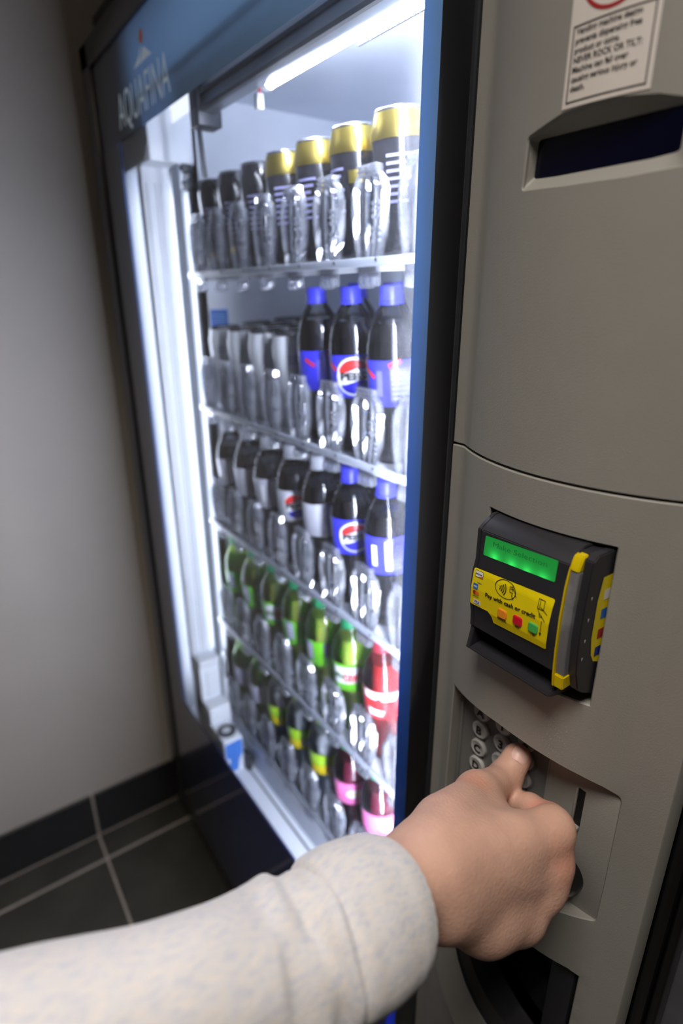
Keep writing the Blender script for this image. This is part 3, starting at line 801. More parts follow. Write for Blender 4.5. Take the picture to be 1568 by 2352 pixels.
# right housing beyond the card guide, with a side graphic
side = [(0.05, 1.333), (-0.020, 1.3365), (-0.034, 1.3365), (-0.0395, 1.333), (-0.0405, 1.320), (-0.042, 1.29), (-0.042, 1.27), (-0.0395, 1.245), (-0.034, 1.228), (-0.026, 1.222), (-0.010, 1.2145), (0.05, 1.2145)]
extrude_x(side, -0.1965, -0.1895, 'black_plastic', 0.0008).build('side_housing', RD)
extrude_x([(0.05, 1.3345), (-0.034, 1.3355), (-0.036, 1.32), (-0.035, 1.24), (-0.02, 1.22), (0.05, 1.216)], BX1 - 0.001, -0.196, 'black_plastic').build('card_channel', RD)
# yellow card guide with clear insert
gp = [(-0.036, 1.3352), (-0.040, 1.3340), (-0.0445, 1.3260), (-0.0470, 1.3100), (-0.0485, 1.285), (-0.0480, 1.26), (-0.0465, 1.238), (-0.045, 1.2285), (-0.040, 1.2265), (-0.036, 1.2300)]
extrude_x(gp, -0.2042, -0.2030, 'guide_yellow', 0.0005).build('card_guide', RD)
extrude_x([(-0.034, 1.3352), (-0.040, 1.3345), (-0.0435, 1.3275), (-0.0445, 1.3235), (-0.034, 1.3235)], -0.2030, -0.1965, 'guide_yellow', 0.0008).build('guide_top', RD)
extrude_x([(-0.034, 1.2400), (-0.0455, 1.2400), (-0.0445, 1.2285), (-0.034, 1.2290)], -0.2030, -0.1955, 'guide_yellow', 0.0008).build('guide_foot', RD)
extrude_x([(-0.034, 1.3235), (-0.0435, 1.3235), (-0.0455, 1.300), (-0.0460, 1.28), (-0.0455, 1.255), (-0.0440, 1.2400), (-0.034, 1.2400)], -0.2030, -0.1962, 'guide_clear', 0.0005).build('guide_insert', RD)
g = G(); f = lambda d: (lambda u, v: (-0.1895 + d, u, v))
g.poly([(-0.020, 1.248), (-0.010, 1.244), (-0.010, 1.318), (-0.0245, 1.318), (-0.0275, 1.30), (-0.0275, 1.27), (-0.0245, 1.255)], f(0.0003), 'label_yellow')
for (z, m) in ((1.303, 'card_white'), (1.2875, 'card_blue'), (1.271, 'sign_red'), (1.256, 'card_navy')): g.poly(rect(-0.0205, -0.0125, z - 0.004, z + 0.004), f(0.0005), m)
for z in (1.255, 1.270, 1.287, 1.304): g.poly([(-0.0365, z + 0.002), (-0.0345, z + 0.002), (-0.0355, z - 0.001)], f(0.0003), 'card_white')
g.build('side_graphic', RD, smooth=None)
# screen: a backlit green panel with four lamps along its lower edge
def lcd_mat():
    m = bpy.data.materials.new('lcd_green'); MATS['lcd_green'] = m; m.use_nodes = True
    nt = m.node_tree; N = nt.nodes; L = nt.links; b = N['Principled BSDF']
    geo = N.new('ShaderNodeTexCoord'); total = None
    for x in (-0.2672, -0.2505, -0.2365, -0.2225):
        ds = N.new('ShaderNodeVectorMath'); ds.operation = 'DISTANCE'; ds.inputs[1].default_value = (x, YF, 1.3092)
        L.new(geo.outputs['Object'], ds.inputs[0])
        dv = N.new('ShaderNodeMath'); dv.operation = 'DIVIDE'; dv.inputs[1].default_value = 0.0042; L.new(ds.outputs['Value'], dv.inputs[0])
        pw = N.new('ShaderNodeMath'); pw.operation = 'POWER'; pw.inputs[1].default_value = 1.35; L.new(dv.outputs[0], pw.inputs[0])
        ng = N.new('ShaderNodeMath'); ng.operation = 'MULTIPLY'; ng.inputs[1].default_value = -1.0; L.new(pw.outputs[0], ng.inputs[0])
        ex = N.new('ShaderNodeMath'); ex.operation = 'EXPONENT'; L.new(ng.outputs[0], ex.inputs[0])
        if total is None: total = ex
        else:
            ad = N.new('ShaderNodeMath'); L.new(total.outputs[0], ad.inputs[0]); L.new(ex.outputs[0], ad.inputs[1]); total = ad
    sc = N.new('ShaderNodeMath'); sc.operation = 'MULTIPLY_ADD'; sc.inputs[1].default_value = 0.75; sc.inputs[2].default_value = 0.20; L.new(total.outputs[0], sc.inputs[0])
    b.inputs['Base Color'].default_value = lin((10, 60, 26)); b.inputs['Roughness'].default_value = 0.35
    b.inputs['Emission Color'].default_value = lin((60, 255, 105)); L.new(sc.outputs[0], b.inputs['Emission Strength'])
lcd_mat()
g = G(); f = lambda u, v: (u, YF - 0.0003, v)
sq = rounded([(-0.2785, 1.3075), (-0.2128, 1.3105), (-0.2122, 1.3275), (-0.2775, 1.3245)], 0.0012, 3)
g.poly(sq, f, 'lcd_green'); scr = g.build('screen', RD, smooth=None); part_label(scr, 'glowing green screen')
mat('lcd_ink', (10, 60, 26), rough=0.5, emis=((30, 140, 60), 0.22))
g = G(); g.flat(text_geo('Make Selection', 0.0042, bold=-0.01, width=0.049), lambda u, v: (u - 0.245, YF - 0.0005, 1.3185 + v + u * 0.03), 'lcd_ink'); g.build('screen_text', scr, smooth=None)
# yellow label
def yface(z):
    ps = [(1.3275, YF), (1.3015, YF), (1.292, YF - .0025), (1.278, YF - .0035), (1.262, YF - .0025), (1.2535, YF - .0005), (1.247, YF)]
    for (za, ya), (zb, yb) in zip(ps[:-1], ps[1:]):
        if zb <= z <= za: return ya + (yb - ya) * (za - z) / (za - zb)
    return YF
SL = 0.035     # the label's lines climb slightly to the right
fz = lambda d: (lambda u, v: (u, yface(v) - d, v))
lab = rounded([(-0.2855, 1.2622), (-0.2665, 1.2628), (-0.2625, 1.2590), (-0.2615, 1.2540), (-0.2115, 1.2562), (-0.2097, 1.2985), (-0.2842, 1.2950)], [.0018, .001, .001, .001, .0018, .0018, .0018], 4)
g = G()
n = 24
bmz = bmesh.new()
vv = [bmz.verts.new((u, v, 0)) for u, v in lab]; bmz.faces.new(vv)
for k in range(1, n):
    z = 1.254 + (1.2985 - 1.254) * k / n
    bmesh.ops.bisect_plane(bmz, geom=bmz.verts[:] + bmz.edges[:] + bmz.faces[:], plane_co=(0, z, 0), plane_no=(0, 1, 0))
bmz.verts.index_update()
g.add([(v.co.x, yface(v.co.y) - 0.0005, v.co.y) for v in bmz.verts], [[v.index for v in fc.verts] for fc in bmz.faces], 'label_yellow'); bmz.free()
lb = g.build('label_plate', RD, smooth=None); part_label(lb, 'yellow instruction label')
D1 = 0.0009
g = G()
g.flat(text_geo('Pay with cash or credit', 0.0034, bold=0.03, width=0.0475), lambda u, v: fz(D1)(u - 0.2458, 1.2768 + v + u * 0.055), 'ink')
for a0 in range(30):
    t0, t1 = 2 * math.pi * a0 / 30, 2 * math.pi * (a0 + 1) / 30
    p = [(-0.2515 + 0.0098 * k * math.cos(t), 1.2892 + 0.0073 * k * math.sin(t)) for k, t in ((0.955, t0), (1.02, t0), (1.02, t1), (0.955, t1))]
    g.poly(p, fz(D1), 'ink')
for i, r in enumerate((0.0022, 0.0040, 0.0058, 0.0076)):
    for q in stroke([(-0.2585 + r * math.cos(t), 1.2888 + r * math.sin(t)) for t in np.linspace(-0.62, 0.62, 7)], 0.0008): g.poly(q, fz(D1), 'ink')
for pl in ([(-0.2475, 1.2915), (-0.2445, 1.2925), (-0.2425, 1.2905), (-0.2405, 1.2865)], [(-0.2475, 1.2915), (-0.2470, 1.2890), (-0.2445, 1.2890), (-0.2450, 1.2865), (-0.2430, 1.2840)], [(-0.2478, 1.2930), (-0.2450, 1.2938), (-0.2444, 1.2905)]):
    for q in stroke(pl, 0.0005): g.poly(q, fz(D1 + 0.0001), 'ink')
# hand holding a card above an arrow
for pl in ([(-0.2215, 1.2945), (-0.2165, 1.2945), (-0.2165, 1.2870), (-0.2215, 1.2870), (-0.2215, 1.2945)], [(-0.2200, 1.2945), (-0.2200, 1.2870)], [(-0.2215, 1.2870), (-0.2195, 1.2840), (-0.2165, 1.2815), (-0.2140, 1.2790)], [(-0.2190, 1.2885), (-0.2160, 1.2870), (-0.2130, 1.2850)], [(-0.2195, 1.2840), (-0.2190, 1.2812), (-0.2170, 1.2815)]):
    for q in stroke(pl, 0.0005): g.poly(q, fz(D1), 'ink')
for q in stroke([(-0.2165, 1.2785), (-0.2168, 1.2680)], 0.0005): g.poly(q, fz(D1), 'ink')
g.poly([(-0.2178, 1.2685), (-0.2158, 1.2687), (-0.2169, 1.2655)], fz(D1), 'ink')
for u, v, s in ((-0.2519, 1.2612, 'CANCEL'), (-0.2372, 1.2622, 'NO'), (-0.2231, 1.2630, 'YES')): g.flat(text_geo(s, 0.0017, bold=0.03), lambda a, b, u=u, v=v: fz(D1)(a + u, b + v), 'ink')
# card scheme marks
cx = -0.2785
g.poly(rect(cx - .0035, cx + .0045, 1.2885, 1.2940), fz(D1), 'ink'); g.poly(rect(cx - .0032, cx + .0042, 1.2888, 1.2937), fz(D1 + .0001), 'card_white'); g.poly([(cx, 1.2888), (cx + .0042, 1.2888), (cx + .0042, 1.2905)], fz(D1 + .0002), 'card_orange'); g.flat(text_geo('DISCOVER', 0.0011, bold=0.04, width=0.0066), lambda a, b: fz(D1 + .0003)(a + cx + .0005, b + 1.2908), 'ink')
g.poly(rect(cx - .0040, cx + .0008, 1.2778, 1.2825), fz(D1), 'card_blue'); g.flat(text_geo('AMEX', 0.0014, bold=0.03, width=0.004), lambda a, b: fz(D1 + .0001)(a + cx - .0016, b + 1.2794), 'card_white'); g.flat(text_geo('interac', 0.0011, bold=0.03, width=0.0046), lambda a, b: fz(D1)(a + cx + .002, b + 1.2836), 'card_navy')
g.poly(circle(cx - .0022, 1.2745, .0019, 16), fz(D1), 'sign_red'); g.poly(circle(cx + .0006, 1.2745, .0019, 16), fz(D1 + .0001), 'card_orange')
g.flat(text_geo('pay', 0.0013, bold=0.03, width=0.0028), lambda a, b: fz(D1)(a + cx - .0026, b + 1.2708), 'ink'); g.flat(text_geo('pass', 0.0013, bold=0.03, width=0.0034), lambda a, b: fz(D1)(a + cx + .0006, b + 1.2706), 'card_green')
g.poly(rect(cx - .0030, cx + .0042, 1.2643, 1.2683), fz(D1), 'card_white'); g.flat(text_geo('VISA', 0.0025, bold=0.03, width=0.0058), lambda a, b: fz(D1 + .0001)(a + cx + .0006, b + 1.2651), 'card_navy')
g.build('label_print', lb, smooth=None)
for u, v, m, nm in ((-0.2519, 1.2677, 'btn_orange', 'orange'), (-0.2372, 1.2688, 'btn_red', 'red'), (-0.2231, 1.2696, 'btn_green', 'green')):
    g = G(); r = 0.0042
    pts = rrect(u - r, u + r, v - r * .92, v + r * .92, 0.0022, 4); ins = inset_ring(pts, 0.0007)
    k = len(pts); y0 = yface(v) - 0.0004
    g.add([(a, y0, b) for a, b in pts] + [(a, y0 - .0009, b) for a, b in pts] + [(a, y0 - .0014, b) for a, b in ins], [[i, (i + 1) % k, k + (i + 1) % k, k + i] for i in range(k)] + [[k + i, k + (i + 1) % k, 2 * k + (i + 1) % k, 2 * k + i] for i in range(k)] + [list(range(2 * k, 3 * k))], m)
    part_label(g.build('button', RD), nm + ' square button')
g = G()
for q in stroke([(-0.2458, 1.2513), (-0.2430, 1.2492), (-0.2402, 1.2508)], 0.0005): g.poly(q, lambda u, v: (u, YF - .0006, v), 'dark_metal')
for q in stroke([(-0.2815, 1.2595), (-0.2690, 1.2590), (-0.2655, 1.2560)], 0.0004): g.poly(q, lambda u, v: (u, yface(v) - .0004, v), 'black_gloss')
g.build('embossed_mark', RD, smooth=None)

# ------------------------------------------------------------------ drinks
ORD = ['leftmost', 'second from the left', 'third from the left', 'fourth from the left', 'fifth from the left', 'sixth from the left', 'seventh from the left']
SHELF = ['top shelf', 'second shelf', 'third shelf', 'fourth shelf', 'bottom shelf']
def wrap(r, d=0.0006): return lambda u, v: ((r + d) * math.sin(u / r), -(r + d) * math.cos(u / r), v)
def wpoly(g, pts, fn, m, step=0.0035):
    bmw = bmesh.new(); bmw.faces.new([bmw.verts.new((u, v, 0)) for u, v in pts])
    lo_, hi_ = min(p[0] for p in pts), max(p[0] for p in pts)
    u = math.ceil(lo_ / step) * step
    while u < hi_:
        if u > lo_ + 1e-6: bmesh.ops.bisect_plane(bmw, geom=bmw.verts[:] + bmw.edges[:] + bmw.faces[:], plane_co=(u, 0, 0), plane_no=(1, 0, 0))
        u += step
    bmw.verts.index_update()
    g.add([fn(v.co.x, v.co.y) for v in bmw.verts], [[v.index for v in (f.verts if f.normal.z > 0 or True else f.verts)] for f in bmw.faces], m); bmw.free()
BODY = [(0.0005, 0.006), (0.018, 0.003), (0.027, 0.0), (0.0318, 0.004), (0.0343, 0.014), (0.0345, 0.03), (0.0326, 0.055), (0.0326, 0.065), (0.0345, 0.085), (0.0345, 0.142), (0.0335, 0.152), (0.0300, 0.166), (0.0240, 0.180), (0.0180, 0.190), (0.0142, 0.196), (0.0132, 0.203)]
def prof_at(z):
    for (r0, z0), (r1, z1) in zip(BODY[2:-1], BODY[3:]):
        if z0 <= z <= z1: return r0 + (r1 - r0) * (z - z0) / max(1e-6, z1 - z0)
    return 0.0345
BOTTLE = G().lathe(BODY, 'bottle_pet', seg=32).mesh('bottle', 60)
def cap_mesh(m):
    g = G().lathe([(0.0150, 0.199), (0.0150, 0.201), (0.0142, 0.2015), (0.0142, 0.216), (0.0132, 0.218), (0.0005, 0.218)], m, seg=32)
    g.lathe([(0.0160, 0.1965), (0.0160, 0.1985)], m, seg=32)
    return g.mesh('cap', 30)
def drink_mesh(m, fill):
    p = [(max(0.0004, r - 0.0011), z + 0.0012) for r, z in BODY if z < fill]
    p.append((prof_at(fill) - 0.0011, fill)); p.append((0.0004, fill))
    return G().lathe(p, m, seg=32).mesh('drink', 60)
def globe(g, cu, cv, R, fn, word=None):
    n = 22
    def wave(t): return 0.26 * math.sin(t * 2.6 + 0.5)
    for i in range(n):
        t0, t1 = -1 + 2 * i / n, -1 + 2 * (i + 1) / n
        for lo_, hi_, m, k in (('c', 'c', 'print_white', 1.0),):
            h0, h1 = math.sqrt(max(0, 1 - t0 * t0)), math.sqrt(max(0, 1 - t1 * t1))
            g.poly([(cu + R * t0, cv - R * h0 - 1e-5), (cu + R * t1, cv - R * h1 - 1e-5), (cu + R * t1, cv + R * h1 + 1e-5), (cu + R * t0, cv + R * h0 + 1e-5)], fn(0.0009), m)
        r2 = 0.88 * R
        h0, h1 = math.sqrt(max(0, 1 - t0 * t0)), math.sqrt(max(0, 1 - t1 * t1))
        for sgn, m in ((1, 'print_red'), (-1, 'print_navy')):
            a0 = sgn * 0.36 + wave(t0) * 0.5; a1 = sgn * 0.36 + wave(t1) * 0.5
            if sgn > 0 and h0 > a0 and h1 > a1: g.poly([(cu + r2 * t0, cv + r2 * a0), (cu + r2 * t1, cv + r2 * a1), (cu + r2 * t1, cv + r2 * h1), (cu + r2 * t0, cv + r2 * h0)], fn(0.0012), m)
            if sgn < 0 and -h0 < a0 and -h1 < a1: g.poly([(cu + r2 * t0, cv - r2 * h0), (cu + r2 * t1, cv - r2 * h1), (cu + r2 * t1, cv + r2 * a1), (cu + r2 * t0, cv + r2 * a0)], fn(0.0012), m)
    if word: g.flat(shift(text_geo(word, R * 0.36, bold=0.05, width=R * 1.5), cu, cv - R * 0.16), fn(0.0013), 'print_black')
def band(g, r, z0, z1, m, d=0.0006, seg=32, a0=0, a1=2 * math.pi):
    vs, fs = [], []
    for k in range(seg + 1):
        a = a0 + (a1 - a0) * k / seg
        for z in (z0, z1): vs.append(((r + d) * math.cos(a), (r + d) * math.sin(a), z))
    for k in range(seg): fs.append([2 * k, 2 * k + 2, 2 * k + 3, 2 * k + 1])
    g.add(vs, fs, m)
def label_mesh(kind, z0, z1, bm_):
    r = 0.0345; g = G(); band(g, r, z0, z1, bm_)
    fn = lambda d: wrap(r, d)
    zc = (z0 + z1) / 2; H = z1 - z0
    if kind in ('globe_tall', 'globe'):
        globe(g, 0.0, zc, H * (0.46 if kind == 'globe_tall' else 0.43), fn, 'PEPSI')
        if kind == 'globe_tall':
            for s in (-1, 1):
                for dz in (-1, 1):
                    for q in stroke([(s * 0.028, zc + dz * 0.010), (s * 0.041, zc + dz * 0.018)], 0.006): wpoly(g, q, fn(0.0009), 'print_red')
    if kind in ('facts_tall', 'facts'):
        m = 'print_lilac' if kind == 'facts_tall' else 'print_white'
        wpoly(g, rect(0.004, 0.030, z0 + 0.006, z1 - 0.010), fn(0.0009), 'print_lilac' if kind == 'facts_tall' else bm_)
        for i in range(6 if kind == 'facts_tall' else 3): wpoly(g, rect(0.006, 0.028 - 0.003 * (i % 2), z0 + 0.009 + 0.006 * i, z0 + 0.0105 + 0.006 * i), fn(0.0012), 'print_pale')
        wpoly(g, rect(-0.014, -0.006, z0 + H * 0.22, z1 - H * 0.22), fn(0.0009), m)
        if kind == 'facts': wpoly(g, rect(0.006, 0.015, z0 + H * 0.12, z1 - H * 0.1), fn(0.0013), m)
        if kind == 'facts_tall':
            for q in stroke([(0.004, z1 - 0.006), (0.016, z1 - 0.001)], 0.005): wpoly(g, q, fn(0.001), 'print_red')
            for q in stroke([(-0.030, z1 - 0.012), (-0.018, z1 - 0.020)], 0.005): wpoly(g, q, fn(0.001), 'print_red')
    if kind == 'dew_front':
        wpoly(g, [(-0.024, z0 + 0.012), (0.022, z0 + 0.018), (0.024, z1 - 0.004), (-0.022, z1 - 0.006)], fn(0.0009), 'print_white')
        g.flat(shift(text_geo('MTN', 0.010, bold=0.06, width=0.018), -0.012, zc - 0.003), fn(0.0012), 'label_dewdark'); g.flat(shift(text_geo('DEW', 0.014, bold=0.06, width=0.024), 0.010, zc - 0.006), fn(0.0012), 'print_red')
    if kind == 'dew_back':
        wpoly(g, rect(-0.020, -0.004, z0 + 0.012, z1 - 0.003), fn(0.0009), 'print_grey'); wpoly(g, rect(0.016, 0.030, z0 + 0.02, z1 - 0.004), fn(0.0009), 'print_grey')
        for i in range(4): wpoly(g, rect(-0.018, -0.006, z0 + 0.016 + 0.008 * i, z0 + 0.019 + 0.008 * i), fn(0.0012), 'print_white')
    if kind == 'lemon':
        wpoly(g, [(-0.03, z0 + 0.0005), (0.03, z0 + 0.0005), (0.03, z0 + H * 0.40), (0.01, z0 + H * 0.55), (-0.012, z0 + H * 0.42), (-0.03, z0 + H * 0.48)], fn(0.0009), 'label_lemon')
        wpoly(g, circle(0.012, z0 + H * 0.3, 0.008, 14), fn(0.0012), 'print_white')
    if kind == 'pink':
        wpoly(g, circle(0.002, zc, 0.016, 20, 0.010), fn(0.0009), 'print_white')
        for q in stroke([(-0.010, zc - .003), (-0.004, zc + .004), (0.003, zc - .003), (0.010, zc + .003)], 0.003): wpoly(g, q, fn(0.0012), 'label_lemon')
    if kind == 'red':
        wpoly(g, [(-0.03, z1 - 0.014), (0.02, z1 - 0.018), (0.03, z1 - 0.003), (-0.03, z1 - 0.001)], fn(0.0009), 'print_white')
        wpoly(g, [(-0.022, z0 + 0.008), (0.0, z0 + 0.006), (0.004, z0 + 0.016), (-0.024, z0 + 0.019)], fn(0.0009), 'print_white')
        for q in stroke([(-0.014, zc + 0.004), (-0.004, zc + 0.012), (0.0, zc - 0.004), (0.012, zc + 0.008)], 0.005): wpoly(g, q, fn(0.0012), 'label_red')
    return g.mesh('label', 60)
_meshes = {}
def cached(key, fn):
    if key not in _meshes: _meshes[key] = fn()
    return _meshes[key]
BY = 0.122
def bottle(k, row, depth, rot, drink, fill, capm, lk, z0, z1, bm_, label, group, cat='bottle', dx=0.0):
    r = thing('soda_bottle', label, cat, (X0 + PITCH_X * k + dx, BY + 0.073 * depth, tray_z(LIPS[row], BY + 0.073 * depth) + 0.0022), group)
    r.rotation_mode = 'ZYX'; r.rotation_euler = (LEAN, 0, rot)
    for nm, me in (('bottle_wall', BOTTLE), ('drink', cached(('d', drink, fill), lambda: drink_mesh(drink, fill))), ('cap', cached(('c', capm), lambda: cap_mesh(capm))), ('label', cached((lk, z0, z1, bm_), lambda: label_mesh(lk, z0, z1, bm_)))):
        o = bpy.data.objects.new(nm, me); COL.objects.link(o); o.parent = r
    return r
FACE = math.radians(50)
def behind(row, k, desc, plural, **kw):
    bottle(k, row, 1, random.uniform(-3, 3), label=desc, group=plural, **kw)

# can bodies
def can(k, row, depth, kind, label, group, rot=FACE):
    r = thing('drink_can', label, 'can', (X0 + PITCH_X * k, BY + 0.070 * depth, tray_z(LIPS[row], BY + 0.070 * depth) + 0.0022), group); r.rotation_mode = 'ZYX'; r.rotation_euler = (LEAN, 0, rot)
    R = 0.0325; H = 0.150
    def body():
        p = [(0.0005, 0.004), (0.022, 0.003), (0.0245, 0.0), (0.029, 0.006), (R, 0.014), (R, H - 0.020), (R - 0.003, H - 0.008), (0.0278, H)]
        g = G().lathe(p, 'can_black' if kind != 'white' else 'can_white', seg=36)
        return g.mesh('can_wall', 50)
    def lid():
        m = 'lid_black' if kind == 'white' else 'can_lid'
        g = G().lathe([(0.0278, H - 0.001), (0.0285, H + 0.0015), (0.0278, H + 0.003), (0.0262, H + 0.002), (0.0250, H - 0.003), (0.0005, H - 0.003)], m, seg=36, cap=False)
        g.box(-0.006, 0.006, -0.012, 0.010, H - 0.003, H - 0.0015, m, bev=0.0006, seg=1)
        return g.mesh('lid', 40)
    def art():
        g = G(); fn = lambda d: wrap(R, d)
        if kind == 'gold':
            vs, fs = [], []; P = [(R + .0004, H - 0.027), (R + .0004, H - 0.020), (R - .0026, H - 0.008), (0.0282, H - 0.0005)]
            g.lathe(P, 'can_gold', seg=36, cap=False)
        if kind in ('gold', 'dark'):
            for i in range(7): wpoly(g, rect(-0.046, -0.018 - 0.004 * (i % 3), 0.105 - 0.0075 * i, 0.108 - 0.0075 * i), fn(0.0004), 'print_grey')
        if kind == 'gold':
            for u in (-0.012, 0.003): wpoly(g, rect(u, u + 0.012, 0.090, 0.104), fn(0.0005), 'can_gold')
            wpoly(g, circle(0.022, 0.097, 0.005, 14), fn(0.0005), 'can_gold')
        if kind == 'white':
            for i in range(3): wpoly(g, rect(-0.012, 0.006, 0.118 - 0.005 * i, 0.120 - 0.005 * i), fn(0.0005), 'print_grey')
            for q in stroke([(0.018, 0.125), (0.024, 0.115), (0.018, 0.06), (0.024, 0.045), (0.014, 0.03)], 0.005): wpoly(g, q, fn(0.0005), 'print_red')
            for q in stroke([(0.028, 0.128), (0.030, 0.08)], 0.003): wpoly(g, q, fn(0.0005), 'can_gold')
            for i in range(8): wpoly(g, rect(-0.02 + .005 * i, -0.017 + .005 * i, 0.02, 0.045 + 0.01 * (i % 3)), fn(0.0005), 'print_black')
        return g.mesh('printing', 50)
    for nm, fn_ in (('can_wall', body), ('lid', lid), ('printing', art)):
        o = bpy.data.objects.new(nm, cached((nm, kind), fn_)); COL.objects.link(o); o.parent = r
    return r
for k in range(7):
    kind = 'dark' if k < 3 else 'gold'
    d = 'dark grey tall can' if k < 3 else 'black tall can with gold top band'
    rot = FACE + (0.9 if k in (0, 1, 2, 3, 6) else (0.1 if k == 5 else 0.5))
    can(k, 0, 0, kind, f'{d}, {ORD[k]} on the top shelf', 'tall cans on the top shelf', rot)
for k in range(4):
    can(k, 1, 0, 'white', f'white can with black lid, {ORD[k]} at the front of the second shelf', 'white cans on the second shelf', FACE + (0.3 if k == 3 else 1.0 * k))
    for dpt in (1, 2, 3):
        can(k, 1, dpt, 'white', f'white can {["second", "third", "fourth"][dpt - 1]} back in the {ORD[k]} lane of white cans', 'white cans behind the front row', random.uniform(-3, 3))
names2 = {4: ('facts_tall', 0.3), 5: ('globe_tall', 0.02), 6: ('facts_tall', -0.25)}
for k in (4, 5, 6):
    bottle(k, 1, 0, FACE + names2[k][1], 'cola', 0.176, 'cap_blue', names2[k][0], 0.078, 0.134, 'label_blue', f'cola bottle with blue cap and tall blue label, {["left", "middle", "right"][k - 4]} one on second shelf', 'blue label cola bottles')
    behind(1, k, f'blue capped cola bottle behind the {ORD[k]} second shelf item', 'second row of cola bottles', drink='cola', fill=0.176, capm='cap_blue', lk='facts_tall', z0=0.078, z1=0.134, bm_='label_blue')
for k in range(7):
    sil = k < 5
    front = k in (3, 5)
    rot = FACE + (0.10 if front else (-0.3 if k == 6 else random.uniform(-0.6, 0.6)))
    d = 'cola bottle with silver label and grey cap' if sil else 'cola bottle with blue label and cap'
    bottle(k, 2, 0, rot, 'cola', 0.172, 'cap_grey' if sil else 'cap_blue', 'globe' if front else 'facts', 0.090, 0.146, 'label_silver' if sil else 'label_blue', f'{d}, {ORD[k]} on third shelf', 'cola bottles on the third shelf')
    behind(2, k, ('grey' if sil else 'blue') + f' capped cola bottle behind the {ORD[k]} third shelf bottle', 'second row of ' + ('grey' if sil else 'blue') + ' capped cola bottles', drink='cola', fill=0.172, capm='cap_grey' if sil else 'cap_blue', lk='facts', z0=0.090, z1=0.146, bm_='label_silver' if sil else 'label_blue')
for k in range(7):
    if k < 6:
        lk = 'dew_front' if k in (2, 5) else 'dew_back'
        bottle(k, 3, 0, FACE + (0.0 if k == 2 else random.uniform(-0.5, 0.5)), 'dew', 0.178, 'cap_green', lk, 0.088, 0.140, 'label_green', f'green soda bottle with lime label, {ORD[k]} on the fourth shelf', 'green soda bottles on the fourth shelf')
        behind(3, k, f'green soda bottle behind the {ORD[k]} fourth shelf bottle', 'second row of green soda bottles', drink='dew', fill=0.178, capm='cap_green', lk='dew_back', z0=0.088, z1=0.140, bm_='label_green')
    else:
        bottle(k, 3, 0, FACE - 0.1, 'red_drink', 0.178, 'cap_red', 'red', 0.088, 0.140, 'label_red', 'red soda bottle with red and white label at the right end of the fourth shelf', 'red soda bottles')
        behind(3, k, 'red soda bottle standing behind the front red one on the fourth shelf', 'second row red soda', drink='red_drink', fill=0.178, capm='cap_red', lk='red', z0=0.088, z1=0.140, bm_='label_red')
for k in range(7):
    if k < 2: a = ('dew_dark', 'cap_lime', 'dew_back', 'label_silver', 'dark green soda bottle with silver label')
    elif k < 5: a = ('clear_soda', 'cap_lime', 'lemon', 'label_lime', 'clear soda bottle with lime and yellow label')
    else: a = ('berry_drink', 'cap_green', 'pink', 'label_pink', 'dark red soda bottle with pink label')
    bottle(k, 4, 0, FACE + random.uniform(-0.3, 0.3), a[0], 0.178, a[1], a[2], 0.090, 0.138, a[3], f'{a[4]}, {ORD[k]} on bottom shelf', 'soda bottles on the bottom shelf')
    nm = {'dew_dark': 'dark green', 'clear_soda': 'clear', 'berry_drink': 'dark red'}[a[0]]
    behind(4, k, f'{nm} soda bottle behind the {ORD[k]} bottom shelf bottle', f'second row of {nm} soda', drink=a[0], fill=0.178, capm=a[1], lk=a[2], z0=0.090, z1=0.138, bm_=a[3])

# ------------------------------------------------------------------ neighbouring machine at the right
mat('charcoal_panel', (92, 93, 97), rough=0.35, var=0.10, scale=10, bump=0.03, bscale=40, stretch=(1, 1, 4))
nb = thing('dark_cabinet', 'dark charcoal machine cabinet standing right of the grey control panel', 'cabinet', (0.25, 0.4, 0))
G().box(-0.109, 0.62, 0.045, 0.78, 0.02, 1.93, 'charcoal_panel', bev=0.004).build('case', nb)
G().box(-0.112, -0.104, 0.026, 0.046, 0.02, 1.93, 'black_gloss', bev=0.003, seg=3).build('edge_trim', nb)
g = G()
for (x, z, l, a) in ((-0.085, 0.98, 0.05, 1.1), (-0.075, 0.95, 0.03, 1.0), (-0.09, 1.02, 0.02, 1.2), (-0.07, 1.03, 0.03, 1.05)):
    for q in stroke([(x, z), (x + l * math.cos(a), z + l * math.sin(a))], 0.0012): g.poly(q, lambda u, v: (u, 0.0446, v), 'black_gloss')
g.build('scuff_mark', nb, smooth=None)

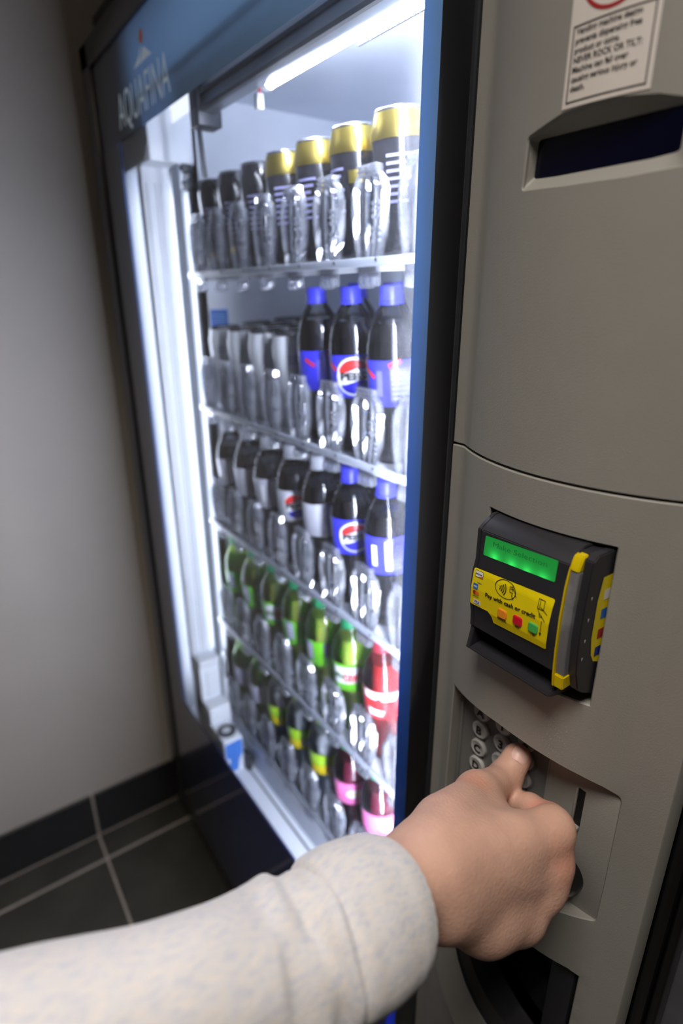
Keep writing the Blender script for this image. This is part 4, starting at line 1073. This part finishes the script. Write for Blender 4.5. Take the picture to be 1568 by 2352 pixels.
# ------------------------------------------------------------------ person: right arm and hand pressing a key
def skin_material():
    m = mat('skin', (202, 161, 142), rough=0.52, var=0.08, scale=45, bump=0.22, bscale=420, sss=0.12, spec=0.4)
    nt = m.node_tree; N = nt.nodes; L = nt.links; b = N['Principled BSDF']
    src = b.inputs['Base Color'].links[0].from_socket
    tc = N.new('ShaderNodeTexCoord')
    # redder over knuckles, tip and finger sides
    prev = src
    for (p, rad, col, amt) in (((-0.1745, -0.072, 1.118), 0.030, (206, 132, 108), .7), ((-0.165, -0.070, 1.105), 0.025, (204, 130, 106), .6), ((-0.195, -0.045, 1.108), 0.025, (214, 138, 122), .8), ((-0.2492, -0.012, 1.108), 0.020, (208, 128, 112), .25), ((-0.235, -0.085, 1.135), 0.02, (206, 138, 112), .5),
                               ((-0.1915, -0.150, 1.135), 0.0011, (96, 56, 44), 1.0), ((-0.1745, -0.085, 1.120), 0.0009, (130, 80, 64), .8), ((-0.1965, -0.155, 1.140), 0.0008, (140, 84, 70), .7)):
        ds = N.new('ShaderNodeVectorMath'); ds.operation = 'DISTANCE'; ds.inputs[1].default_value = p; L.new(tc.outputs['Object'], ds.inputs[0])
        mr = N.new('ShaderNodeMapRange'); mr.interpolation_type = 'SMOOTHSTEP'; mr.inputs['From Min'].default_value = rad; mr.inputs['From Max'].default_value = rad * 0.2; mr.inputs['To Min'].default_value = 0; mr.inputs['To Max'].default_value = amt
        L.new(ds.outputs['Value'], mr.inputs['Value'])
        mx = N.new('ShaderNodeMixRGB'); L.new(mr.outputs[0], mx.inputs[0]); L.new(prev, mx.inputs[1]); mx.inputs[2].default_value = lin(col); prev = mx.outputs[0]
    L.new(prev, b.inputs['Base Color'])
skin_material()
mat('nail', (224, 184, 174), rough=0.4, var=0.04)

def V3(*a): return np.array(a, float)
P = dict(
    W0=V3(-0.1935, -0.240, 1.1555), W1=V3(-0.190, -0.32, 1.177),
    W=V3(-0.1986, -0.1816, 1.1389),
    cmc=V3(-0.2174, -0.1348, 1.1381),
tm=V3(-0.2365, -0.0774, 1.1171),
    ti=V3(-0.2444, -0.0316, 1.0964),
    tt=V3(-0.2458, -0.0138, 1.1115),
    i0=V3(-0.1752, -0.0642, 1.1263),
i1=V3(-0.1931, -0.0343, 1.1001),
    i2=V3(-0.2136, -0.0336, 1.0947),
    i3=V3(-0.2306, -0.0355, 1.0889),
    m0=V3(-0.1696, -0.0706, 1.1040),
    m1=V3(-0.1876, -0.0413, 1.0743),
    m2=V3(-0.2013, -0.0558, 1.0733),
    m3=V3(-0.1988, -0.0772, 1.0862),
    r0=V3(-0.1672, -0.0784, 1.0866),
    r1=V3(-0.1836, -0.0533, 1.0554),
    r2=V3(-0.1951, -0.0658, 1.0526),
    r3=V3(-0.1918, -0.0881, 1.0683),
    p0=V3(-0.1701, -0.0995, 1.0688),
    p1=V3(-0.1837, -0.0742, 1.0430),
    p2=V3(-0.1901, -0.0838, 1.0424),
    p3=V3(-0.1889, -0.1002, 1.0572),
    hA=V3(-0.1831, -0.1667, 1.1136),
    hB=V3(-0.1759, -0.1322, 1.0794))
def hand_sdf():
    vox = 0.0013
    lo_ = V3(-0.30, -0.36, 1.01); hi_ = V3(-0.13, 0.01, 1.24)
    n = np.ceil((hi_ - lo_) / vox).astype(int)
    ax = [lo_[i] + vox * np.arange(n[i]) for i in range(3)]
    X, Y, Z = np.meshgrid(*ax, indexing='ij'); X = X.astype(np.float32); Y = Y.astype(np.float32); Z = Z.astype(np.float32)
    def cap(a, b, ra, rb):
        d = b - a; L2 = float(d @ d)
        t = np.clip(((X - a[0]) * d[0] + (Y - a[1]) * d[1] + (Z - a[2]) * d[2]) / L2, 0, 1)
        return np.sqrt((X - a[0] - t * d[0]) ** 2 + (Y - a[1] - t * d[1]) ** 2 + (Z - a[2] - t * d[2]) ** 2) - (ra + (rb - ra) * t)
    def smin(a, b, k):
        h = np.clip(0.5 + 0.5 * (b - a) / k, 0, 1)
        return b * (1 - h) + a * h - k * h * (1 - h)
    p = P
    D = cap(p['W1'], p['W0'], 0.034, 0.030)
    D = smin(D, cap(p['W0'], p['W'], 0.030, 0.0285), 0.02)
    # palm: metacarpals
    for nm, r0, r1, o in (('i0', 0.021, 0.0140, (0.002, 0, 0.006)), ('m0', 0.022, 0.0140, (0.004, 0, 0.000)), ('r0', 0.021, 0.0135, (0.004, 0.002, -0.008)), ('p0', 0.019, 0.0125, (0.002, 0.004, -0.014))):
        D = smin(D, cap(p['W'] + V3(*o) + V3(0, 0.018, 0), p[nm], r0, r1), 0.020)
    D = smin(D, cap(p['hA'] + V3(0, 0, .002), p['hB'] + V3(0, 0, .002), 0.0190, 0.0165), 0.022); D = smin(D, cap(p['hB'] + V3(0, 0, .002), p['p0'], 0.0165, 0.0145), 0.022)   # heel of the little finger side
    D = smin(D, cap(p['W'] + V3(-0.006, 0.03, 0.0), p['cmc'] * .4 + p['tm'] * .6 + V3(0.012, 0, -0.012), 0.021, 0.020), 0.02)  # thenar
    # palm body between metacarpals
    c = (p['m0'] + p['W']) / 2
    D = smin(D, cap(c + V3(-0.016, 0.01, -0.004), p['r0'] + V3(-0.02, -0.006, 0.004), 0.020, 0.016), 0.02)
    # thumb
    T = cap(p['cmc'], p['tm'], 0.0205, 0.0145)
    T = smin(T, cap(p['tm'], p['ti'], 0.0145, 0.0148), 0.012)
    T = smin(T, cap(p['ti'], p['tt'], 0.0146, 0.0126), 0.006)
    D = smin(D, T, 0.016)
    # web between thumb and index
    D = smin(D, cap(p['tm'] * .75 + p['ti'] * .25 + V3(0.010, -0.004, -0.008), p['i0'] * .7 + p['W'] * .3, 0.011, 0.012), 0.016)
    # fingers curled into the palm
    for f_, r in (('i', 0.0112), ('m', 0.0112), ('r', 0.0105), ('p', 0.0092)):
        Fg = cap(p[f_ + '0'], p[f_ + '1'], r + 0.0018, r)
        Fg = smin(Fg, cap(p[f_ + '1'], p[f_ + '2'], r, r - 0.0010), 0.005)
        Fg = smin(Fg, cap(p[f_ + '2'], p[f_ + '3'], r - 0.0012, r - 0.0022), 0.004)
        D = smin(D, Fg, 0.009 if f_ != 'i' else 0.005)
    # knuckle bosses
    for nm, off, r in (('i0', (0.002, -0.002, 0.002), 0.0122), ('m0', (0.002, -0.002, 0.0), 0.0122), ('r0', (0.0025, -0.002, 0.0), 0.0115), ('p0', (0.002, -0.002, -0.001), 0.0108)):
        q = p[nm] + V3(*off); D = smin(D, cap(q, q + V3(0.0001, 0, 0), r, r), 0.014)
    # thumb joint creases
    d1 = p['tt'] - p['ti']; d1 /= np.linalg.norm(d1)
    s = (X - p['ti'][0]) * d1[0] + (Y - p['ti'][1]) * d1[1] + (Z - p['ti'][2]) * d1[2]
    near = np.exp(-(((X - p['ti'][0]) ** 2 + (Y - p['ti'][1]) ** 2 + (Z - p['ti'][2]) ** 2) / 0.016 ** 2))
    for o in (-0.003, 0.0, 0.003): D = D + 0.0011 * np.exp(-((s - o) / 0.0009) ** 2) * near
    import openvdb
    gr = openvdb.FloatGrid(); gr.background = 1.0
    gr.copyFromArray(np.ascontiguousarray(D.astype(np.float32)))
    pts, quads = gr.convertToQuads(isovalue=0.0)[:2]
    return pts * vox + lo_, quads
pts, quads = hand_sdf()
me = bpy.data.meshes.new('hand'); me.from_pydata(pts.tolist(), [], quads.tolist()); me.materials.append(MATS['skin'])
bm = bmesh.new(); bm.from_mesh(me); bmesh.ops.recalc_face_normals(bm, faces=bm.faces)
for _ in range(2): bmesh.ops.smooth_vert(bm, verts=bm.verts, factor=0.5, use_axis_x=True, use_axis_y=True, use_axis_z=True)
bm.to_mesh(me); bm.free()
me.polygons.foreach_set('use_smooth', [True] * len(me.polygons))
PERS = thing('person', "person's right arm in oatmeal sweatshirt sleeve, thumb pressing a keypad key", 'person', (-0.19, -0.35, 1.17))
hand = link('hand', me, PERS); part_label(hand, 'bare right hand, fingers curled, thumb extended')
# thumb nail: a curved plate bedded in the back of the thumb tip
tt, ti = Vector(P['tt']), Vector(P['ti']); ax_ = (tt - ti).normalized()
tocam = (Vector((0, -0.38, 1.5)) - tt).normalized(); nn = (tocam - ax_ * tocam.dot(ax_)).normalized()
nn = (nn + ax_.cross(nn) * 0.12).normalized(); ss = ax_.cross(nn)
g = G(); vs, fs = [], []; NU, NV = 9, 9
for i in range(NV):
    t = i / (NV - 1); L_ = -0.0035 + 0.0125 * t
    rad = 0.0126 + 0.0022 * (-L_ / 0.033) if L_ < 0 else math.sqrt(0.0126 ** 2 - L_ ** 2)
    wd = 0.0074 * (1 - 0.5 * max(0, t - 0.6) ** 2 * 4) * (0.72 + 0.28 * min(1, t * 4))
    for k in range(NU):
        a = (k / (NU - 1) * 2 - 1)
        ang = a * wd / rad
        lift = 0.0007 + 0.0008 * t - 0.0007 * a * a
        q = tt + ax_ * L_ + nn * ((rad + lift) * math.cos(ang)) + ss * ((rad + lift) * math.sin(ang))
        vs.append(tuple(q))
for i in range(NV - 1):
    for k in range(NU - 1): fs.append([i * NU + k, i * NU + k + 1, (i + 1) * NU + k + 1, (i + 1) * NU + k])
g.add(vs, fs, 'nail'); nail = g.build('thumbnail', PERS); part_label(nail, 'pale pink thumbnail')

# sleeve
def cloth_material():
    m = bpy.data.materials.new('fleece'); MATS['fleece'] = m; m.use_nodes = True
    nt = m.node_tree; N = nt.nodes; L = nt.links; b = N['Principled BSDF']
    tc = N.new('ShaderNodeTexCoord'); mp = N.new('ShaderNodeMapping'); mp.inputs['Scale'].default_value = (1.0, 0.35, 0.5); mp.inputs['Rotation'].default_value = (0.3, 0, 0.2)
    L.new(tc.outputs['Object'], mp.inputs[0])
    a = N.new('ShaderNodeTexNoise'); a.inputs['Scale'].default_value = 420; a.inputs['Detail'].default_value = 3; L.new(mp.outputs[0], a.inputs['Vector'])
    r = N.new('ShaderNodeValToRGB'); e = r.color_ramp.elements
    e[0].position = 0.28; e[0].color = lin((186, 188, 200)); e[1].position = 0.72; e[1].color = lin((214, 206, 200)); q = e.new(0.5); q.color = lin((204, 202, 204))
    L.new(a.outputs[0], r.inputs[0]); L.new(r.outputs[0], b.inputs['Base Color'])
    b.inputs['Roughness'].default_value = 0.95; b.inputs['Sheen Weight'].default_value = 0.3; b.inputs['Specular IOR Level'].default_value = 0.1
    c = N.new('ShaderNodeTexNoise'); c.inputs['Scale'].default_value = 900; c.inputs['Detail'].default_value = 2; L.new(mp.outputs[0], c.inputs['Vector'])
    d = N.new('ShaderNodeTexNoise'); d.inputs['Scale'].default_value = 60; d.inputs['Detail'].default_value = 3; L.new(tc.outputs['Object'], d.inputs['Vector'])
    ad = N.new('ShaderNodeMath'); ad.operation = 'MULTIPLY_ADD'; ad.inputs[1].default_value = 0.35; L.new(c.outputs[0], ad.inputs[0]); L.new(d.outputs[0], ad.inputs[2])
    bp = N.new('ShaderNodeBump'); bp.inputs['Strength'].default_value = 0.35; bp.inputs['Distance'].default_value = 0.003; L.new(ad.outputs[0], bp.inputs['Height']); L.new(bp.outputs[0], b.inputs['Normal'])
cloth_material()
def smoothpath(pts, rad, k=10):
    out, rr = [], []
    n = len(pts)
    for i in range(n - 1):
        a, b, c, d = (Vector(pts[max(i - 1, 0)]), Vector(pts[i]), Vector(pts[i + 1]), Vector(pts[min(i + 2, n - 1)]))
        for j in range(k):
            t = j / k
            out.append(0.5 * ((2 * b) + (c - a) * t + (2 * a - 5 * b + 4 * c - d) * t * t + (-a + 3 * b - 3 * c + d) * t ** 3)); rr.append(rad[i] + (rad[i + 1] - rad[i]) * (3 * t * t - 2 * t ** 3))
    out.append(Vector(pts[-1])); rr.append(rad[-1]); return out, rr
def sleeve_mesh(pts, rad, wr, close_end, k=12, seg=72):
    path, rr = smoothpath(pts, rad, k); vs, fs = [], []
    for i, p in enumerate(path):
        t = (path[min(i + 1, len(path) - 1)] - path[max(i - 1, 0)]).normalized()
        a = t.cross(Vector((0, 0, 1))).normalized(); b = a.cross(t)
        for j in range(seg):
            w = 2 * math.pi * j / seg
            r = rr[i] + wr(i / (len(path) - 1), w)
            vs.append(p + a * (r * math.cos(w)) + b * (r * math.sin(w)))
    for i in range(len(path) - 1):
        for j in range(seg):
            j2 = (j + 1) % seg
            fs.append([i * seg + j, i * seg + j2, (i + 1) * seg + j2, (i + 1) * seg + j])
    g = G().add(vs, [f[::-1] for f in fs], 'fleece')
    return g
def wr1(t, w):
    s = 0.0
    s += 0.0030 * math.sin(9 * t + 1.6 * math.sin(w + 0.5) + 0.8) * (0.4 + t)
    s += 0.0014 * math.sin(26 * t + 2.5 * math.sin(w * 2)) * t * t
    s += 0.0020 * math.sin(17 * t - 2.2 * math.cos(w - 0.6)) * t
    s += 0.0040 * math.exp(-((t - 0.955 + 0.02 * math.sin(2 * w)) / 0.03) ** 2)      # roll of cloth pushed against the cuff
    s -= 0.0035 * math.exp(-((t - 0.88 - 0.03 * math.sin(w * 2 + 1)) / 0.03) ** 2)
    return s
sl = sleeve_mesh([(-0.232, -0.56, 1.226), (-0.2143, -0.4768, 1.2130), (-0.2003, -0.4119, 1.2000), (-0.1915, -0.3529, 1.1862), (-0.1891, -0.3083, 1.1715), (-0.1858, -0.2847, 1.1680), (-0.1838, -0.2580, 1.1650)],
                 [0.047, 0.045, 0.0425, 0.0385, 0.0375, 0.0385, 0.0395], wr1, False)
slv = sl.build('sleeve', PERS, smooth=80)
def wr2(t, w):
    return 0.0006 * math.sin(34 * w) * 0.4 + 0.0012 * math.sin(3 * w + 5 * t) - 0.004 * max(0, 1 - t / 0.10) ** 2
cf = sleeve_mesh([(-0.1838, -0.2660, 1.1660), (-0.1838, -0.2580, 1.1648), (-0.1846, -0.2440, 1.1625), (-0.1858, -0.2260, 1.1585), (-0.1862, -0.2225, 1.1575), (-0.1862, -0.2240, 1.1580), (-0.186, -0.248, 1.163)],
                 [0.0385, 0.0425, 0.0432, 0.0418, 0.0400, 0.0380, 0.0365], wr2, False, k=8)
cuff = cf.build('cuff', slv, smooth=80); part_label(cuff, 'thick turned sleeve cuff')
